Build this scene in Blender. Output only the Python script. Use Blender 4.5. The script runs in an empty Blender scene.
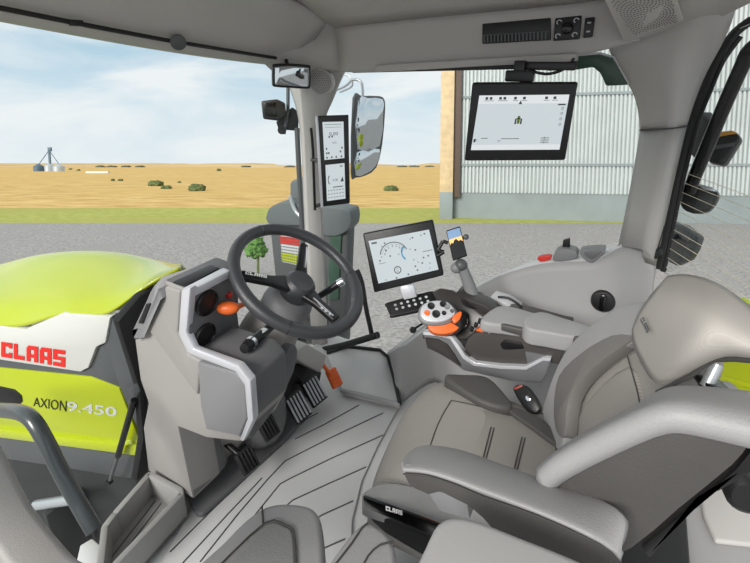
import bpy, bmesh, math, random
from mathutils import Vector as V, Matrix, Euler
random.seed(7)
C = bpy.context.scene.collection
# ------------------------------------------------------------------ camera
FP, CX, CY, EYE = 450.0, 375.0, 206.0, 1.34
PIT, YAW = math.radians(18), math.radians(30.2)
RT = V((math.cos(YAW), math.sin(YAW), 0)); FH = V((-math.sin(YAW), math.cos(YAW), 0)); UP = V((0, 0, 1))
O = V((0, 0, EYE))
cd = bpy.data.cameras.new('camera'); cam = bpy.data.objects.new('camera', cd); C.objects.link(cam)
cd.sensor_width = 36; cd.lens = FP/750*36; cd.shift_y = (CY-281.5)/750; cd.clip_start = .02; cd.clip_end = 9000
cam.location = O; cam.rotation_euler = Euler((math.pi/2-PIT, 0, YAW), 'XYZ')
bpy.context.scene.camera = cam
def ray(px, py):
    x = (px-CX)/FP; y = -(py-CY)/FP
    return RT*x + FH*(math.cos(PIT)+y*math.sin(PIT)) + UP*(-math.sin(PIT)+y*math.cos(PIT))
def hit(px, py, o, n):                       # where the line of sight meets a real plane of the place
    d = ray(px, py); return O + d*((o-O).dot(n)/d.dot(n))
def PX(px, py, v): return hit(px, py, V((v, 0, 0)), V((1, 0, 0)))
def PY(px, py, v): return hit(px, py, V((0, v, 0)), V((0, 1, 0)))
def PZ(px, py, v): return hit(px, py, V((0, 0, v)), V((0, 0, 1)))
class Pl:
    def __init__(s, o, n): s.o = V(o); s.n = V(n).normalized()
    def __call__(s, px, py, off=0): return hit(px, py, s.o+s.n*off, s.n)
# ------------------------------------------------------------------ materials
def lin(c): return tuple((x/255/12.92 if x/255 <= .04045 else ((x/255+.055)/1.055)**2.4) for x in c)+(1,)
def mat(name, rgb, rough=.5, metal=0, bump=0, bscale=300, var=0, vscale=20, coat=0, emit=0, spec=.5, base=None):
    m = bpy.data.materials.new(name); m.use_nodes = True; nt = m.node_tree; b = nt.nodes['Principled BSDF']
    b.inputs['Base Color'].default_value = lin(rgb); b.inputs['Roughness'].default_value = rough; b.inputs['Metallic'].default_value = metal
    b.inputs['Coat Weight'].default_value = coat; b.inputs['Coat Roughness'].default_value = .08; b.inputs['Specular IOR Level'].default_value = spec
    if base: b.inputs['Base Color'].default_value = lin(base)
    if emit: b.inputs['Emission Color'].default_value = lin(rgb); b.inputs['Emission Strength'].default_value = emit
    tc = nt.nodes.new('ShaderNodeTexCoord')
    if bump:
        n = nt.nodes.new('ShaderNodeTexNoise'); n.inputs['Scale'].default_value = bscale; n.inputs['Detail'].default_value = 3
        bp = nt.nodes.new('ShaderNodeBump'); bp.inputs['Strength'].default_value = bump; bp.inputs['Distance'].default_value = .002
        nt.links.new(tc.outputs['Object'], n.inputs['Vector']); nt.links.new(n.outputs['Fac'], bp.inputs['Height']); nt.links.new(bp.outputs['Normal'], b.inputs['Normal'])
    if var:
        n = nt.nodes.new('ShaderNodeTexNoise'); n.inputs['Scale'].default_value = vscale; n.inputs['Detail'].default_value = 5
        r = nt.nodes.new('ShaderNodeValToRGB'); c = lin(rgb)
        r.color_ramp.elements[0].color = tuple(x*(1-var) for x in c[:3])+(1,); r.color_ramp.elements[1].color = tuple(min(1, x*(1+var)) for x in c[:3])+(1,)
        r.color_ramp.elements[0].position = .3; r.color_ramp.elements[1].position = .7
        nt.links.new(tc.outputs['Object'], n.inputs['Vector']); nt.links.new(n.outputs['Fac'], r.inputs['Fac']); nt.links.new(r.outputs['Color'], b.inputs['Base Color'])
    return m
def fabric(name, rgb, axis, scale=170, amt=.10):
    m = mat(name, rgb, .9, bump=.3, bscale=900, spec=.2); nt = m.node_tree; b = nt.nodes['Principled BSDF']
    tc = nt.nodes['Texture Coordinate']; w = nt.nodes.new('ShaderNodeTexWave'); w.bands_direction = axis; w.inputs['Scale'].default_value = scale
    w.inputs['Distortion'].default_value = .6; w.inputs['Detail'].default_value = 2; w.inputs['Detail Scale'].default_value = 3
    r = nt.nodes.new('ShaderNodeValToRGB'); c = lin(rgb)
    r.color_ramp.elements[0].color = tuple(x*(1-amt) for x in c[:3])+(1,); r.color_ramp.elements[1].color = tuple(x*(1+amt) for x in c[:3])+(1,)
    nt.links.new(tc.outputs['Object'], w.inputs['Vector']); nt.links.new(w.outputs['Fac'], r.inputs['Fac']); nt.links.new(r.outputs['Color'], b.inputs['Base Color'])
    return m
M = dict(
 liner=mat('roof_liner', (188,185,183), .85, bump=.15, bscale=500, var=.03, vscale=6),
 fascia=mat('fascia_plastic', (182,179,176), .6, bump=.15, bscale=700),
 trimgrey=mat('trim_plastic', (184,181,178), .55, bump=.12, bscale=700),
 wall=mat('wall_plastic', (164,163,163), .55, bump=.12, bscale=700),
 floor=mat('floor_rubber', (196,196,196), .5, bump=.2, bscale=500, var=.04, vscale=5),
 groove=mat('groove_rubber', (70,70,72), .7),
 sill=mat('sill_paint', (205,206,208), .4),
 dash=mat('dash_plastic', (152,149,146), .5, bump=.15, bscale=700),
 dashdark=mat('dash_dark_plastic', (104,104,106), .5, bump=.15, bscale=700),
 panelgrey=mat('panel_grey_plastic', (126,126,128), .5, bump=.15, bscale=700),
 silver=mat('silver_paint', (214,215,220), .28, .35),
 chrome=mat('chrome', (225,225,228), .12, 1),
 black=mat('black_plastic', (22,22,24), .4, bump=.1, bscale=800),
 softblack=mat('black_rubber', (30,30,31), .65, bump=.1, bscale=500),
 gloss=mat('black_gloss', (12,12,13), .15),
 rim=mat('wheel_leather', (60,61,64), .33, bump=.3, bscale=700),
 perf=mat('perforated_leather', (138,137,136), .6, bump=.35, bscale=500, var=.08, vscale=300), leather=mat('grey_leather', (156,155,155), .5, bump=.35, bscale=420, var=.03, vscale=15),
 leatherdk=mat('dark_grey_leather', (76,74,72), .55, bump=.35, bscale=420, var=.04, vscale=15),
 insert=mat('bolster_insert', (120,117,114), .6, bump=.3, bscale=500),
 stitch=mat('seam_thread', (70,68,66), .8),
 fabx=fabric('seat_fabric', (158,154,149), 'Y', 75, .07),
 fabb=fabric('seat_centre_fabric', (152,148,143), 'Y', 60, .10),
 fabh=fabric('headrest_fabric', (182,177,171), 'Y', 110, .035),
 orange=mat('orange_plastic', (238,110,45), .4),
 darkred=mat('dull_red_plastic', (140,58,44), .4),
 red=mat('red_plastic', (205,50,40), .4),
 yellow=mat('lime_yellow_paint', (178,190,5), .3, coat=.7),
 white=mat('white_paint', (214,212,206), .35, coat=.4),
 logored=mat('logo_red', (222,36,24), .4),
 darkgrey=mat('dark_grey_paint', (82,84,86), .45),
 tube=mat('grey_green_paint', (62,68,70), .3, coat=.4),
 chassis=mat('chassis_paint', (44,45,46), .6),
 deckdark=mat('deck_plastic', (54,51,49), .35), armgrey=mat('armrest_plastic', (68,65,63), .5, bump=.12, bscale=700),
 bandgrey=mat('console_band_plastic', (108,108,111), .4),
 exhaust=mat('exhaust_shroud', (98,104,106), .5),
 greenish=mat('shroud_green', (60,84,72), .4, var=.2, vscale=9),
 steel=mat('galvanised_steel', (196,200,204), .35, .6),
 screen=mat('screen_glow', (218,228,232), .3, emit=.82, base=(30,30,30)),
 screen2=mat('screen_bar', (236,240,242), .3, emit=.85, base=(30,30,30)),
 ink=mat('screen_ink', (70,76,80), .5),
 inkgrey=mat('screen_pale_ink', (150,160,164), .5),
 inkblue=mat('screen_blue', (60,130,170), .5, emit=.2),
 inkgreen=mat('screen_green', (110,140,30), .5, emit=.1),
 key=mat('key_print', (190,194,196), .5),
 phonebot=mat('phone_dark', (14,12,12), .2), phonesky=mat('phone_sky', (120,150,185), .3, emit=.4), phonesun=mat('phone_sunset', (245,190,120), .3, emit=.6),
 mirror=mat('mirror_glass', (205,212,216), .04, 1),
 wood=mat('timber_post', (206,180,140), .7, var=.12, vscale=3),
 brown=mat('brown_steel', (92,76,66), .7),
 sheet=mat('corrugated_sheet', (186,191,189), .45, .1, var=.05, vscale=.8),
 concrete=mat('concrete_plinth', (132,140,140), .7, var=.08, vscale=.8),
 bush=mat('bush_leaf', (92,104,58), .8, var=.35, vscale=3), bushgreen=mat('bush_green_leaf', (88,128,60), .8, var=.35, vscale=12), dkbush=mat('far_tree_leaf', (84,86,70), .8, var=.2, vscale=.3),
 siloroof=mat('silo_steel', (190,198,205), .4, .4), silodark=mat('silo_blue', (82,104,124), .5),
 wire=mat('heating_wire', (228,222,196), .5), amber=mat('lamp_amber', (214,150,60), .4),
 boxgrey=mat('bin_plastic', (172,171,170), .5, bump=.1, bscale=700),
 belt=mat('belt_web', (20,20,20), .8),
 tray=mat('tray_rubber', (150,149,147), .6, bump=.15, bscale=500), white_text=mat('white_print', (235,235,235), .5), black_text=mat('black_print', (20,20,20), .5),
)
def glassmat(name, tint, refl):
    m = bpy.data.materials.new(name); m.use_nodes = True; nt = m.node_tree; nt.nodes.clear()
    o = nt.nodes.new('ShaderNodeOutputMaterial'); mx = nt.nodes.new('ShaderNodeMixShader'); t = nt.nodes.new('ShaderNodeBsdfTransparent'); g = nt.nodes.new('ShaderNodeBsdfGlossy')
    fr = nt.nodes.new('ShaderNodeLayerWeight'); fr.inputs['Blend'].default_value = .15; mu = nt.nodes.new('ShaderNodeMath'); mu.operation = 'MULTIPLY'; mu.inputs[1].default_value = refl
    t.inputs['Color'].default_value = tint; g.inputs['Roughness'].default_value = .02
    nt.links.new(fr.outputs['Fresnel'], mu.inputs[0]); nt.links.new(mu.outputs[0], mx.inputs['Fac']); nt.links.new(t.outputs[0], mx.inputs[1]); nt.links.new(g.outputs[0], mx.inputs[2]); nt.links.new(mx.outputs[0], o.inputs[0])
    return m
M['glass'] = glassmat('window_glass', (.97,.985,.985,1), .5)
# ------------------------------------------------------------------ mesh helpers
def link(name, me, m, parent=None):
    o = bpy.data.objects.new(name, me); C.objects.link(o)
    for x in (m if isinstance(m, (list, tuple)) else [m]): me.materials.append(M[x] if isinstance(x, str) else x)
    if parent is not None:
        o.parent = parent; r = parent; off = V(parent.location)
        while r.parent is not None: r = r.parent; off = off + r.location
        o.matrix_parent_inverse = Matrix.Translation(-off)
    return o
def fin(name, bm, m, parent=None, ang=38):
    bmesh.ops.recalc_face_normals(bm, faces=bm.faces[:])
    me = bpy.data.meshes.new(name); bm.to_mesh(me); bm.free()
    me.polygons.foreach_set('use_smooth', [True]*len(me.polygons)); me.set_sharp_from_angle(angle=math.radians(ang))
    return link(name, me, m, parent)
def thing(name, label, cat, loc, group=None):
    o = bpy.data.objects.new(name, None); C.objects.link(o); o.location = loc; o.empty_display_size = .05
    return tag(o, label, cat, group)
def tag(o, label, cat, group=None):
    o['label'] = label; o['category'] = cat
    if group: o['group'] = group
    return o
def struct(o): o['kind'] = 'structure'; return o
def smooth(pts, n=4, closed=True):
    pts = [V(p) for p in pts]; N = len(pts); out = []
    for i in range(N if closed else N-1):
        g = lambda k: pts[k % N] if closed else pts[max(0, min(N-1, k))]
        a, b, c, d = g(i-1), g(i), g(i+1), g(i+2)
        for k in range(n):
            t = k/n; out.append(.5*((2*b)+(c-a)*t+(2*a-5*b+4*c-d)*t*t+(3*b-a-3*c+d)*t**3))
    if not closed: out.append(pts[-1])
    return out
def bev(bm, w, seg, ang=30):
    if w <= 0: return
    es = [e for e in bm.edges if len(e.link_faces) == 2 and e.calc_face_angle(0) > math.radians(ang)]
    bmesh.ops.bevel(bm, geom=es, offset=w, segments=seg, profile=.5, affect='EDGES', clamp_overlap=True)
def add_slab(bm, pts, vec, mi=0):
    a = [bm.verts.new(V(p)) for p in pts]; b = [bm.verts.new(V(p)+V(vec)) for p in pts]; n = len(a)
    fs = [bm.faces.new(a), bm.faces.new(b[::-1])]+[bm.faces.new((a[i], b[i], b[(i+1) % n], a[(i+1) % n])) for i in range(n)]
    for f in fs: f.material_index = mi
def slab(name, pts, vec, m, parent=None, b=.004, seg=2, sm=0):
    if sm: pts = smooth(pts, sm)
    bm = bmesh.new(); add_slab(bm, pts, vec); bmesh.ops.recalc_face_normals(bm, faces=bm.faces[:]); bev(bm, b, seg)
    return fin(name, bm, m, parent)
def tube_bm(bm, pts, r, n=10, cyc=False, mi=0, cap=True):
    pts = [V(p) for p in pts]; N = len(pts); rr = r if isinstance(r, (list, tuple)) else [r]*N
    up = None; rings = []
    for i, p in enumerate(pts):
        if cyc: t = pts[(i+1) % N]-pts[i-1]
        else: t = pts[min(i+1, N-1)]-pts[max(i-1, 0)]
        t.normalize()
        if up is None: up = t.orthogonal().normalized()
        up = (up-t*up.dot(t)).normalized(); s = t.cross(up)
        rings.append([bm.verts.new(p+(up*math.cos(2*math.pi*k/n)+s*math.sin(2*math.pi*k/n))*rr[i]) for k in range(n)])
    for i in range(N if cyc else N-1):
        A, B = rings[i], rings[(i+1) % N]; off = 0
        if cyc and i == N-1:
            off = min(range(n), key=lambda q: (A[0].co-B[q].co).length)
        for k in range(n):
            f = bm.faces.new((A[k], A[(k+1) % n], B[(k+1+off) % n], B[(k+off) % n])); f.material_index = mi
    if cap and not cyc:
        bm.faces.new(rings[0][::-1]).material_index = mi; bm.faces.new(rings[-1]).material_index = mi
def tube(name, pts, r, m, parent=None, n=10, cyc=False, sm=0):
    if sm: pts = smooth(pts, sm, cyc)
    bm = bmesh.new(); tube_bm(bm, pts, r, n, cyc); return fin(name, bm, m, parent, 50)
def frame(n, upv=(0, 0, 1)):
    n = V(n).normalized(); u = V(upv); u = (u-n*u.dot(n)); u = u.normalized() if u.length > 1e-4 else n.orthogonal().normalized()
    return u.cross(n).normalized(), u, n      # right, up, normal
def lathe_bm(bm, o, n, prof, seg=28, mi=0):    # prof: (radius, height along n)
    a, b, n = frame(n); rings = []
    for r, h in prof:
        rings.append([bm.verts.new(V(o)+n*h+(a*math.cos(2*math.pi*k/seg)+b*math.sin(2*math.pi*k/seg))*max(r, 1e-4)) for k in range(seg)])
    for A, B in zip(rings, rings[1:]):
        for k in range(seg): bm.faces.new((A[k], A[(k+1) % seg], B[(k+1) % seg], B[k])).material_index = mi
    bm.faces.new(rings[0][::-1]).material_index = mi; bm.faces.new(rings[-1]).material_index = mi
def lathe(name, o, n, prof, m, parent=None, seg=28):
    bm = bmesh.new(); lathe_bm(bm, o, n, prof, seg); return fin(name, bm, m, parent)
def box_bm(bm, c, sz, ax=None, b=.004, seg=2, mi=0):
    ax = ax or (V((1,0,0)), V((0,1,0)), V((0,0,1))); t = bmesh.new(); c = V(c)
    vs = [t.verts.new(c+ax[0]*sz[0]/2*i+ax[1]*sz[1]/2*j+ax[2]*sz[2]/2*k) for i in (-1,1) for j in (-1,1) for k in (-1,1)]
    for f in ((0,1,3,2),(4,6,7,5),(0,4,5,1),(2,3,7,6),(0,2,6,4),(1,5,7,3)): t.faces.new([vs[i] for i in f]).material_index = mi
    bmesh.ops.recalc_face_normals(t, faces=t.faces[:]); bev(t, b, seg)
    for f in t.faces: f.material_index = mi
    me = bpy.data.meshes.new('tmp'); t.to_mesh(me); t.free(); bm.from_mesh(me); bpy.data.meshes.remove(me)
def box(name, c, sz, m, parent=None, ax=None, b=.004, seg=2):
    bm = bmesh.new(); box_bm(bm, c, sz, ax, b, seg); return fin(name, bm, m, parent)
def patch(name, rows, m, parent=None, th=.02, off=0, sub=2, toward=None):   # sheet facing `toward` with its thickness behind
    bm = bmesh.new(); g = [[bm.verts.new(V(p)) for p in r] for r in rows]
    for i in range(len(g)-1):
        for j in range(len(g[0])-1): bm.faces.new((g[i][j], g[i][j+1], g[i+1][j+1], g[i+1][j]))
    bm.normal_update(); t = V(toward) if toward is not None else O
    if sum(f.normal.dot(t-f.calc_center_median())*f.calc_area() for f in bm.faces) < 0: bmesh.ops.reverse_faces(bm, faces=bm.faces[:])
    me = bpy.data.meshes.new(name); bm.to_mesh(me); bm.free(); me.polygons.foreach_set('use_smooth', [True]*len(me.polygons))
    o = link(name, me, m, parent)
    if sub: s = o.modifiers.new('sub', 'SUBSURF'); s.levels = s.render_levels = sub; s.boundary_smooth = 'PRESERVE_CORNERS'
    s = o.modifiers.new('thick', 'SOLIDIFY'); s.thickness = th; s.offset = -1
    return o
def loft(name, rings, m, parent=None, sub=2, capa=True):
    bm = bmesh.new(); g = [[bm.verts.new(V(p)) for p in r] for r in rings]; n = len(g[0])
    for A, B in zip(g, g[1:]):
        for k in range(n): bm.faces.new((A[k], A[(k+1) % n], B[(k+1) % n], B[k]))
    bm.faces.new(g[0][::-1]); bm.faces.new(g[-1])
    o = fin(name, bm, m, parent, 180)
    if sub: s = o.modifiers.new('sub', 'SUBSURF'); s.levels = s.render_levels = sub
    return o
def blob(name, c, r, m, parent=None, sc=(1,1,1), rough=.25, ax=None, sub=3):
    bm = bmesh.new(); bmesh.ops.create_icosphere(bm, subdivisions=sub, radius=1); ax = ax or (V((1,0,0)), V((0,1,0)), V((0,0,1)))
    for v in bm.verts:
        k = r*(1+rough*(random.random()-.5)*2); p = v.co.copy(); v.co = V(c)+ax[0]*p.x*k*sc[0]+ax[1]*p.y*k*sc[1]+ax[2]*p.z*k*sc[2]
    return fin(name, bm, m, parent, 180)
# quads as drawing surfaces: (u,v) with v down
class Quad:
    def __init__(s, tl, tr, br, bl, toward=None):
        s.c = [V(tl), V(tr), V(br), V(bl)]; s.n = (s.c[1]-s.c[0]).cross(s.c[3]-s.c[0]).normalized()
        t = V(toward) if toward else O
        if s.n.dot(t-s.c[0]) < 0: s.n = -s.n
    def __call__(s, u, v, h=0):
        a = s.c[0].lerp(s.c[1], u); b = s.c[3].lerp(s.c[2], u); return a.lerp(b, v)+s.n*h
def q_rect(bm, Q, u0, v0, u1, v1, h=.0012, mi=0):
    f = bm.faces.new([bm.verts.new(Q(u, v, h)) for u, v in ((u0,v0),(u1,v0),(u1,v1),(u0,v1))]); f.material_index = mi
def q_poly(bm, Q, pts, h=.0012, mi=0):
    f = bm.faces.new([bm.verts.new(Q(u, v, h)) for u, v in pts]); f.material_index = mi
def q_arc(bm, Q, u, v, ru, rv, w, a0=0, a1=360, h=.0012, mi=0, n=24):
    pr = None
    for i in range(n+1):
        a = math.radians(a0+(a1-a0)*i/n); c, s = math.cos(a), -math.sin(a)
        p = (bm.verts.new(Q(u+ru*c, v+rv*s, h)), bm.verts.new(Q(u+ru*(1-w)*c, v+rv*(1-w)*s, h)))
        if pr: bm.faces.new((pr[0], p[0], p[1], pr[1])).material_index = mi
        pr = p
_tc = {}
def glyphs(txt):
    if txt not in _tc:
        cu = bpy.data.curves.new('t', 'FONT'); cu.body = txt; cu.resolution_u = 3; ob = bpy.data.objects.new('t', cu); C.objects.link(ob)
        bpy.context.view_layer.update(); me = bpy.data.meshes.new_from_object(ob.evaluated_get(bpy.context.evaluated_depsgraph_get()))
        vs = [v.co.copy() for v in me.vertices]; fs = [list(p.vertices) for p in me.polygons]
        x0, x1 = min(v.x for v in vs), max(v.x for v in vs); y0, y1 = min(v.y for v in vs), max(v.y for v in vs)
        _tc[txt] = ([((v.x-x0)/(x1-x0), 1-(v.y-y0)/(y1-y0)) for v in vs], fs)
        bpy.data.objects.remove(ob); bpy.data.curves.remove(cu); bpy.data.meshes.remove(me)
    return _tc[txt]
def q_text(bm, Q, txt, u0, v0, u1, v1, h=.0012, mi=0):
    vs, fs = glyphs(txt); bv = [bm.verts.new(Q(u0+(u1-u0)*a, v0+(v1-v0)*b, h)) for a, b in vs]
    for f in fs:
        try: bm.faces.new([bv[i] for i in f]).material_index = mi
        except ValueError: pass
BL = {'C': [(0,0,.34,1),(.34,0,1,.27),(.34,.73,1,1),(.7,.27,1,.36),(.7,.64,1,.73)], 'L': [(0,0,.34,1),(.34,.72,.95,1)],
      'A': [(0,.12,.34,1),(.66,0,1,1),(.34,0,.66,.26),(.34,.52,.66,.74),(.12,0,.34,.12)],
      'S': [(0,0,1,.25),(0,.25,.33,.4),(0,.4,1,.62),(.67,.62,1,.76),(0,.76,1,1)]}
def q_logo(bm, Q, u0=0, v0=0, u1=1, v1=1, h=.0015, mi=0):
    w = (u1-u0)/5
    for i, ch in enumerate('CLAAS'):
        for a, b, c, d in BL[ch]: q_rect(bm, Q, u0+w*(i+a*.88), v0+(v1-v0)*b, u0+w*(i+c*.88), v0+(v1-v0)*d, h, mi)
def flat(name, bm, m, parent):
    me = bpy.data.meshes.new(name); bm.to_mesh(me); bm.free(); return link(name, me, m, parent)
# ------------------------------------------------------------------ terrain frame (the yard falls away from the tractor)
TL = math.atan2(-ray(375, 165).z, ray(375, 165).dot(FH)); G = (FH*math.cos(TL)-UP*math.sin(TL)).normalized(); N = (UP*math.cos(TL)+FH*math.sin(TL)).normalized()
HG = 3.0; GO = O-N*HG
def T(r, g, h=0): return GO+RT*r+G*g+N*h
def PG(px, py, h=0): return hit(px, py, GO+N*h, N)
def ground(name, g0, g1, w, m, h=0, nx=1, ny=1, wav=0):
    bm = bmesh.new(); vs = []
    for j in range(ny+1):
        g = g0+(g1-g0)*(j/ny)**(2 if ny > 1 else 1); vs.append([bm.verts.new(T(-w+2*w*i/nx, g, h+(wav*g/1000*math.sin(i*1.3+j*.9)*math.sin(i*.45+1) if 0 < j else 0))) for i in range(nx+1)])
    for j in range(ny):
        for i in range(nx): bm.faces.new((vs[j][i], vs[j][i+1], vs[j+1][i+1], vs[j+1][i]))
    return struct(fin(name, bm, m, None, 180))
def groundmat(name, c1, c2, scale, stretch=(1,1,1), c3=None, rough=.9):
    m = mat(name, c1, rough, spec=.1); nt = m.node_tree; b = nt.nodes['Principled BSDF']; tc = nt.nodes['Texture Coordinate']
    mp = nt.nodes.new('ShaderNodeMapping'); mp.inputs['Rotation'].default_value = (0, 0, -YAW); mp.vector_type = 'TEXTURE'; mp.inputs['Rotation'].default_value = (0, 0, YAW); mp.inputs['Scale'].default_value = stretch
    n = nt.nodes.new('ShaderNodeTexNoise'); n.inputs['Scale'].default_value = scale; n.inputs['Detail'].default_value = 10; n.inputs['Roughness'].default_value = .7
    n2 = nt.nodes.new('ShaderNodeTexNoise'); n2.inputs['Scale'].default_value = scale*.04; n2.inputs['Detail'].default_value = 4
    r = nt.nodes.new('ShaderNodeValToRGB'); r.color_ramp.elements[0].color = lin(c1); r.color_ramp.elements[1].color = lin(c2); r.color_ramp.elements[0].position = .35; r.color_ramp.elements[1].position = .65
    mx = nt.nodes.new('ShaderNodeMixRGB'); mx.inputs[2].default_value = lin(c3 or c1)
    r2 = nt.nodes.new('ShaderNodeValToRGB'); r2.color_ramp.elements[0].position = .45; r2.color_ramp.elements[1].position = .7
    L = nt.links.new; L(tc.outputs['Object'], mp.inputs[0]); L(mp.outputs[0], n.inputs['Vector']); L(mp.outputs[0], n2.inputs['Vector']); L(n.outputs['Fac'], r.inputs[0]); L(n2.outputs['Fac'], r2.inputs[0]); L(r2.outputs[0], mx.inputs[0]); L(r.outputs[0], mx.inputs[1]); L(mx.outputs[0], b.inputs['Base Color'])
    return m
M['gravel'] = groundmat('yard_gravel', (124,121,120), (188,184,181), 14, (1.3,1,1), (158,154,152))
M['grass'] = groundmat('verge_grass', (150,156,70), (190,190,112), 4, (2,1,1), (172,168,92))
M['field'] = groundmat('stubble_field', (186,148,84), (232,200,134), .9, (3,1,1), (210,174,106))
M['field2'] = groundmat('far_field', (206,166,108), (222,196,148), .02, (6,1,1), (190,164,112))
gg = (PG(120, 223)-GO).dot(G); gf = (PG(120, 208)-GO).dot(G)
ground('ground_1', -6, gg, 90, 'gravel', nx=4)
ground('ground_2', gg, gf, 140, 'grass', .0)
ground('field', gf, 700, 900, 'field', 0, 40, 24, .9)['kind'] = 'structure'
ground('ground_3', 700, 8000, 9000, 'field2', 0, 90, 10, 5)
# bushes on the stubble
sh = [(156,186,9,'round olive bush on the stubble, tallest of the left clump'), (166,189,6,'small olive bush just right of the tallest field bush'), (200,191,11,'broad low olive bush in the field nearest the steering column'),
      (112,181,4,'tiny bush on the stubble, first of a close pair'), (120,181,4,'tiny bush on the stubble, second of a close pair'), (218,171,4,'little dark bush standing alone near the horizon'),
      (391,191,9,'olive bush in the field below the big outside mirror'), (180,183,3,'low scrap of bush behind the broad olive bush'), (78,171,3,'tiny dark bush beside the grain silos'), (70,170,3,'dark shrub touching the right silo')]
for px, py, w, lb in sh:
    p = PG(px, py); d = (p-O).dot(G); r = w*d/FP*.62
    e = thing('field_bush', lb, 'bush', p, 'bushes on the stubble field')
    for k in range(4 if w > 5 else 2):
        blob('foliage', p+RT*r*random.uniform(-.8,.8)+N*r*.35, r*random.uniform(.55,.8), 'bush', e, (1,1,.8), .35)
# low tree line on the horizon
for i, px in enumerate([402,414,430,100,112,126,140,246,290]):
    p = PG(px, 167.2); d = (p-O).dot(G); r = d/FP*2
    tag(blob('distant_tree', p+N*r*.2, r, 'dkbush', None, (2.4,1,.6), .3, (RT, G, N)), 'far low trees on the horizon line, a few pixels tall', 'tree', 'distant trees on the horizon')
# grain silos
sp = PG(50, 171.5); sd = (sp-O).dot(G); u = sd/FP
st = thing('grain_silo', 'steel grain bins with tall elevator tower far out on the field horizon', 'silo', sp)
for dx, r, h, mm in ((-11,4.5,8,'silodark'), (0,4.5,8.5,'siloroof'), (9,5,8,'siloroof')):
    o = sp+RT*dx*u; lathe('bin', o-N*u, N, [(r*u,0),(r*u,h*u*.75),(r*u*.9,h*u*.8),(u*.6,h*u*1.1)], mm, st, 20)
box('tower', sp+RT*.5*u+N*12*u, (1.6*u, 1.6*u, 24*u), 'silodark', st, (RT, G, N), 0)
box('tower_head', sp+RT*1.2*u+N*22*u, (3.2*u, 2*u, 4*u), 'silodark', st, (RT, G, N), .2*u)
tube('spout', [sp+RT*.5*u+N*21*u, sp+RT*9*u+N*8*u], .35*u, 'silodark', st, 6); tube('spout', [sp+RT*.5*u+N*21*u, sp-RT*10*u+N*8*u], .35*u, 'silodark', st, 6)
wb = PG(98, 173.2); u = (wb-O).dot(G)/FP
tag(box('field_shed', wb+N*.9*u, (22*u, 4*u, 2*u), 'white', None, (RT, G, N), 0), 'long low white shed right of the grain silos', 'shed')
# ------------------------------------------------------------------ barn
b0, b1 = PG(441, 217.5), PG(640, 222)
bx = (b1-b0).normalized(); byn = N.cross(bx).normalized(); bd = (b0-O).dot(G); K = bd/FP
BP = Pl(b0, byn)
barn = thing('barn', 'pale corrugated steel barn with timber corner post across the gravel yard', 'barn', b0)
def bpt(s, h, o=0): return b0+bx*s+N*h+byn*o
WL = 34.0; H0 = 1.45; H1 = 12.5
bm = bmesh.new(); s = .85; pr = None; pit = .2
while s < WL:
    for ds, o in ((0,0),(.06,0),(.08,-.13),(.18,-.13)):
        q = (bm.verts.new(bpt(s+ds, H0, o)), bm.verts.new(bpt(s+ds, H1, o)))
        if pr: bm.faces.new((pr[0], q[0], q[1], pr[1]))
        pr = q
    s += pit
fin('cladding', bm, 'sheet', barn, 10)
box('plinth', bpt(WL/2, H0/2-.2, .1), (WL, .3, H0+.5), 'concrete', barn, (bx, byn, N), 0)
for hh in [(BP(560, y)-b0).dot(N) for y in (95, 165)]: box('batten', bpt(WL/2+.5, hh, -.12), (WL-1, .1, .14), 'concrete', barn, (bx, byn, N), 0)
def sx(px): return (BP(px, 130)-b0).dot(bx)
box('corner_post', bpt((sx(441)+sx(454))/2, H1/2+.6, -.3), (sx(454)-sx(441), .6, H1-1.2), 'wood', barn, (bx, byn, N), .01)
box('plinth_end', bpt((sx(441)+sx(454))/2, .6, -.3), (sx(454)-sx(441), .64, 1.8), 'concrete', barn, (bx, byn, N), .01)
box('steel_column', bpt((sx(454)+sx(461))/2, H1/2+.6, -.2), (sx(461)-sx(454), .4, H1-1.2), 'brown', barn, (bx, byn, N), .01)
box('eaves_beam', bpt(WL/2, H1, -.3), (WL, .8, .5), 'brown', barn, (bx, byn, N), .01)
# ------------------------------------------------------------------ cab shell
fl = [PZ(150, 478, 0), PZ(86, 585, 0), V((-.55, .02, 0)), V((.9, .02, 0)), V((.9, 1.36, 0)), V((.1, 1.36, 0)), V((.05, 1.62, 0)), V((-.92, 1.62, 0)), V((-1.2, 1.62, 0)), V((-1.26, 1.2, 0)), V((-1.26, .6, 0))]
struct(slab('floor', fl, (0, 0, -.06), 'floor', None, .006))
# floor mat: one rubber sheet with its dark grooves
bm = bmesh.new()
matpx = [(196,500),(226,472),(262,452),(300,425),(340,393),(398,408),(378,445),(362,480),(352,520),(350,600),(140,600)]
add_slab(bm, [PZ(x, y, .010) for x, y in matpx], (0, 0, -.009)); bmesh.ops.recalc_face_normals(bm, faces=bm.faces[:]); bev(bm, .003, 2)
for ln in ([(318,413),(306,419)], [(359,405),(325,424),(295,439)], [(383,413),(330,438),(285,461),(268,479),(238,514),(200,562)], [(383,435),(330,459),(289,479),(280,484),(255,515),(215,565)],
           [(366,467),(330,483),(293,500),(286,506),(250,552)], [(353,501),(322,515),(300,530)], [(345,539),(322,549)], [(246,478),(214,508),(170,552)], [(262,478),(228,514),(180,566)]):
    w = [PZ(x, y, .0105) for x, y in ln]; tube_bm(bm, w, .0022, 6, mi=1)
for f in bm.faces:
    if f.material_index not in (0, 1): f.material_index = 0
tag(fin('floor_mat', bm, ['floor', 'groove']), 'light grey ribbed rubber mat on the cab floor in front of the seat', 'mat')
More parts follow.
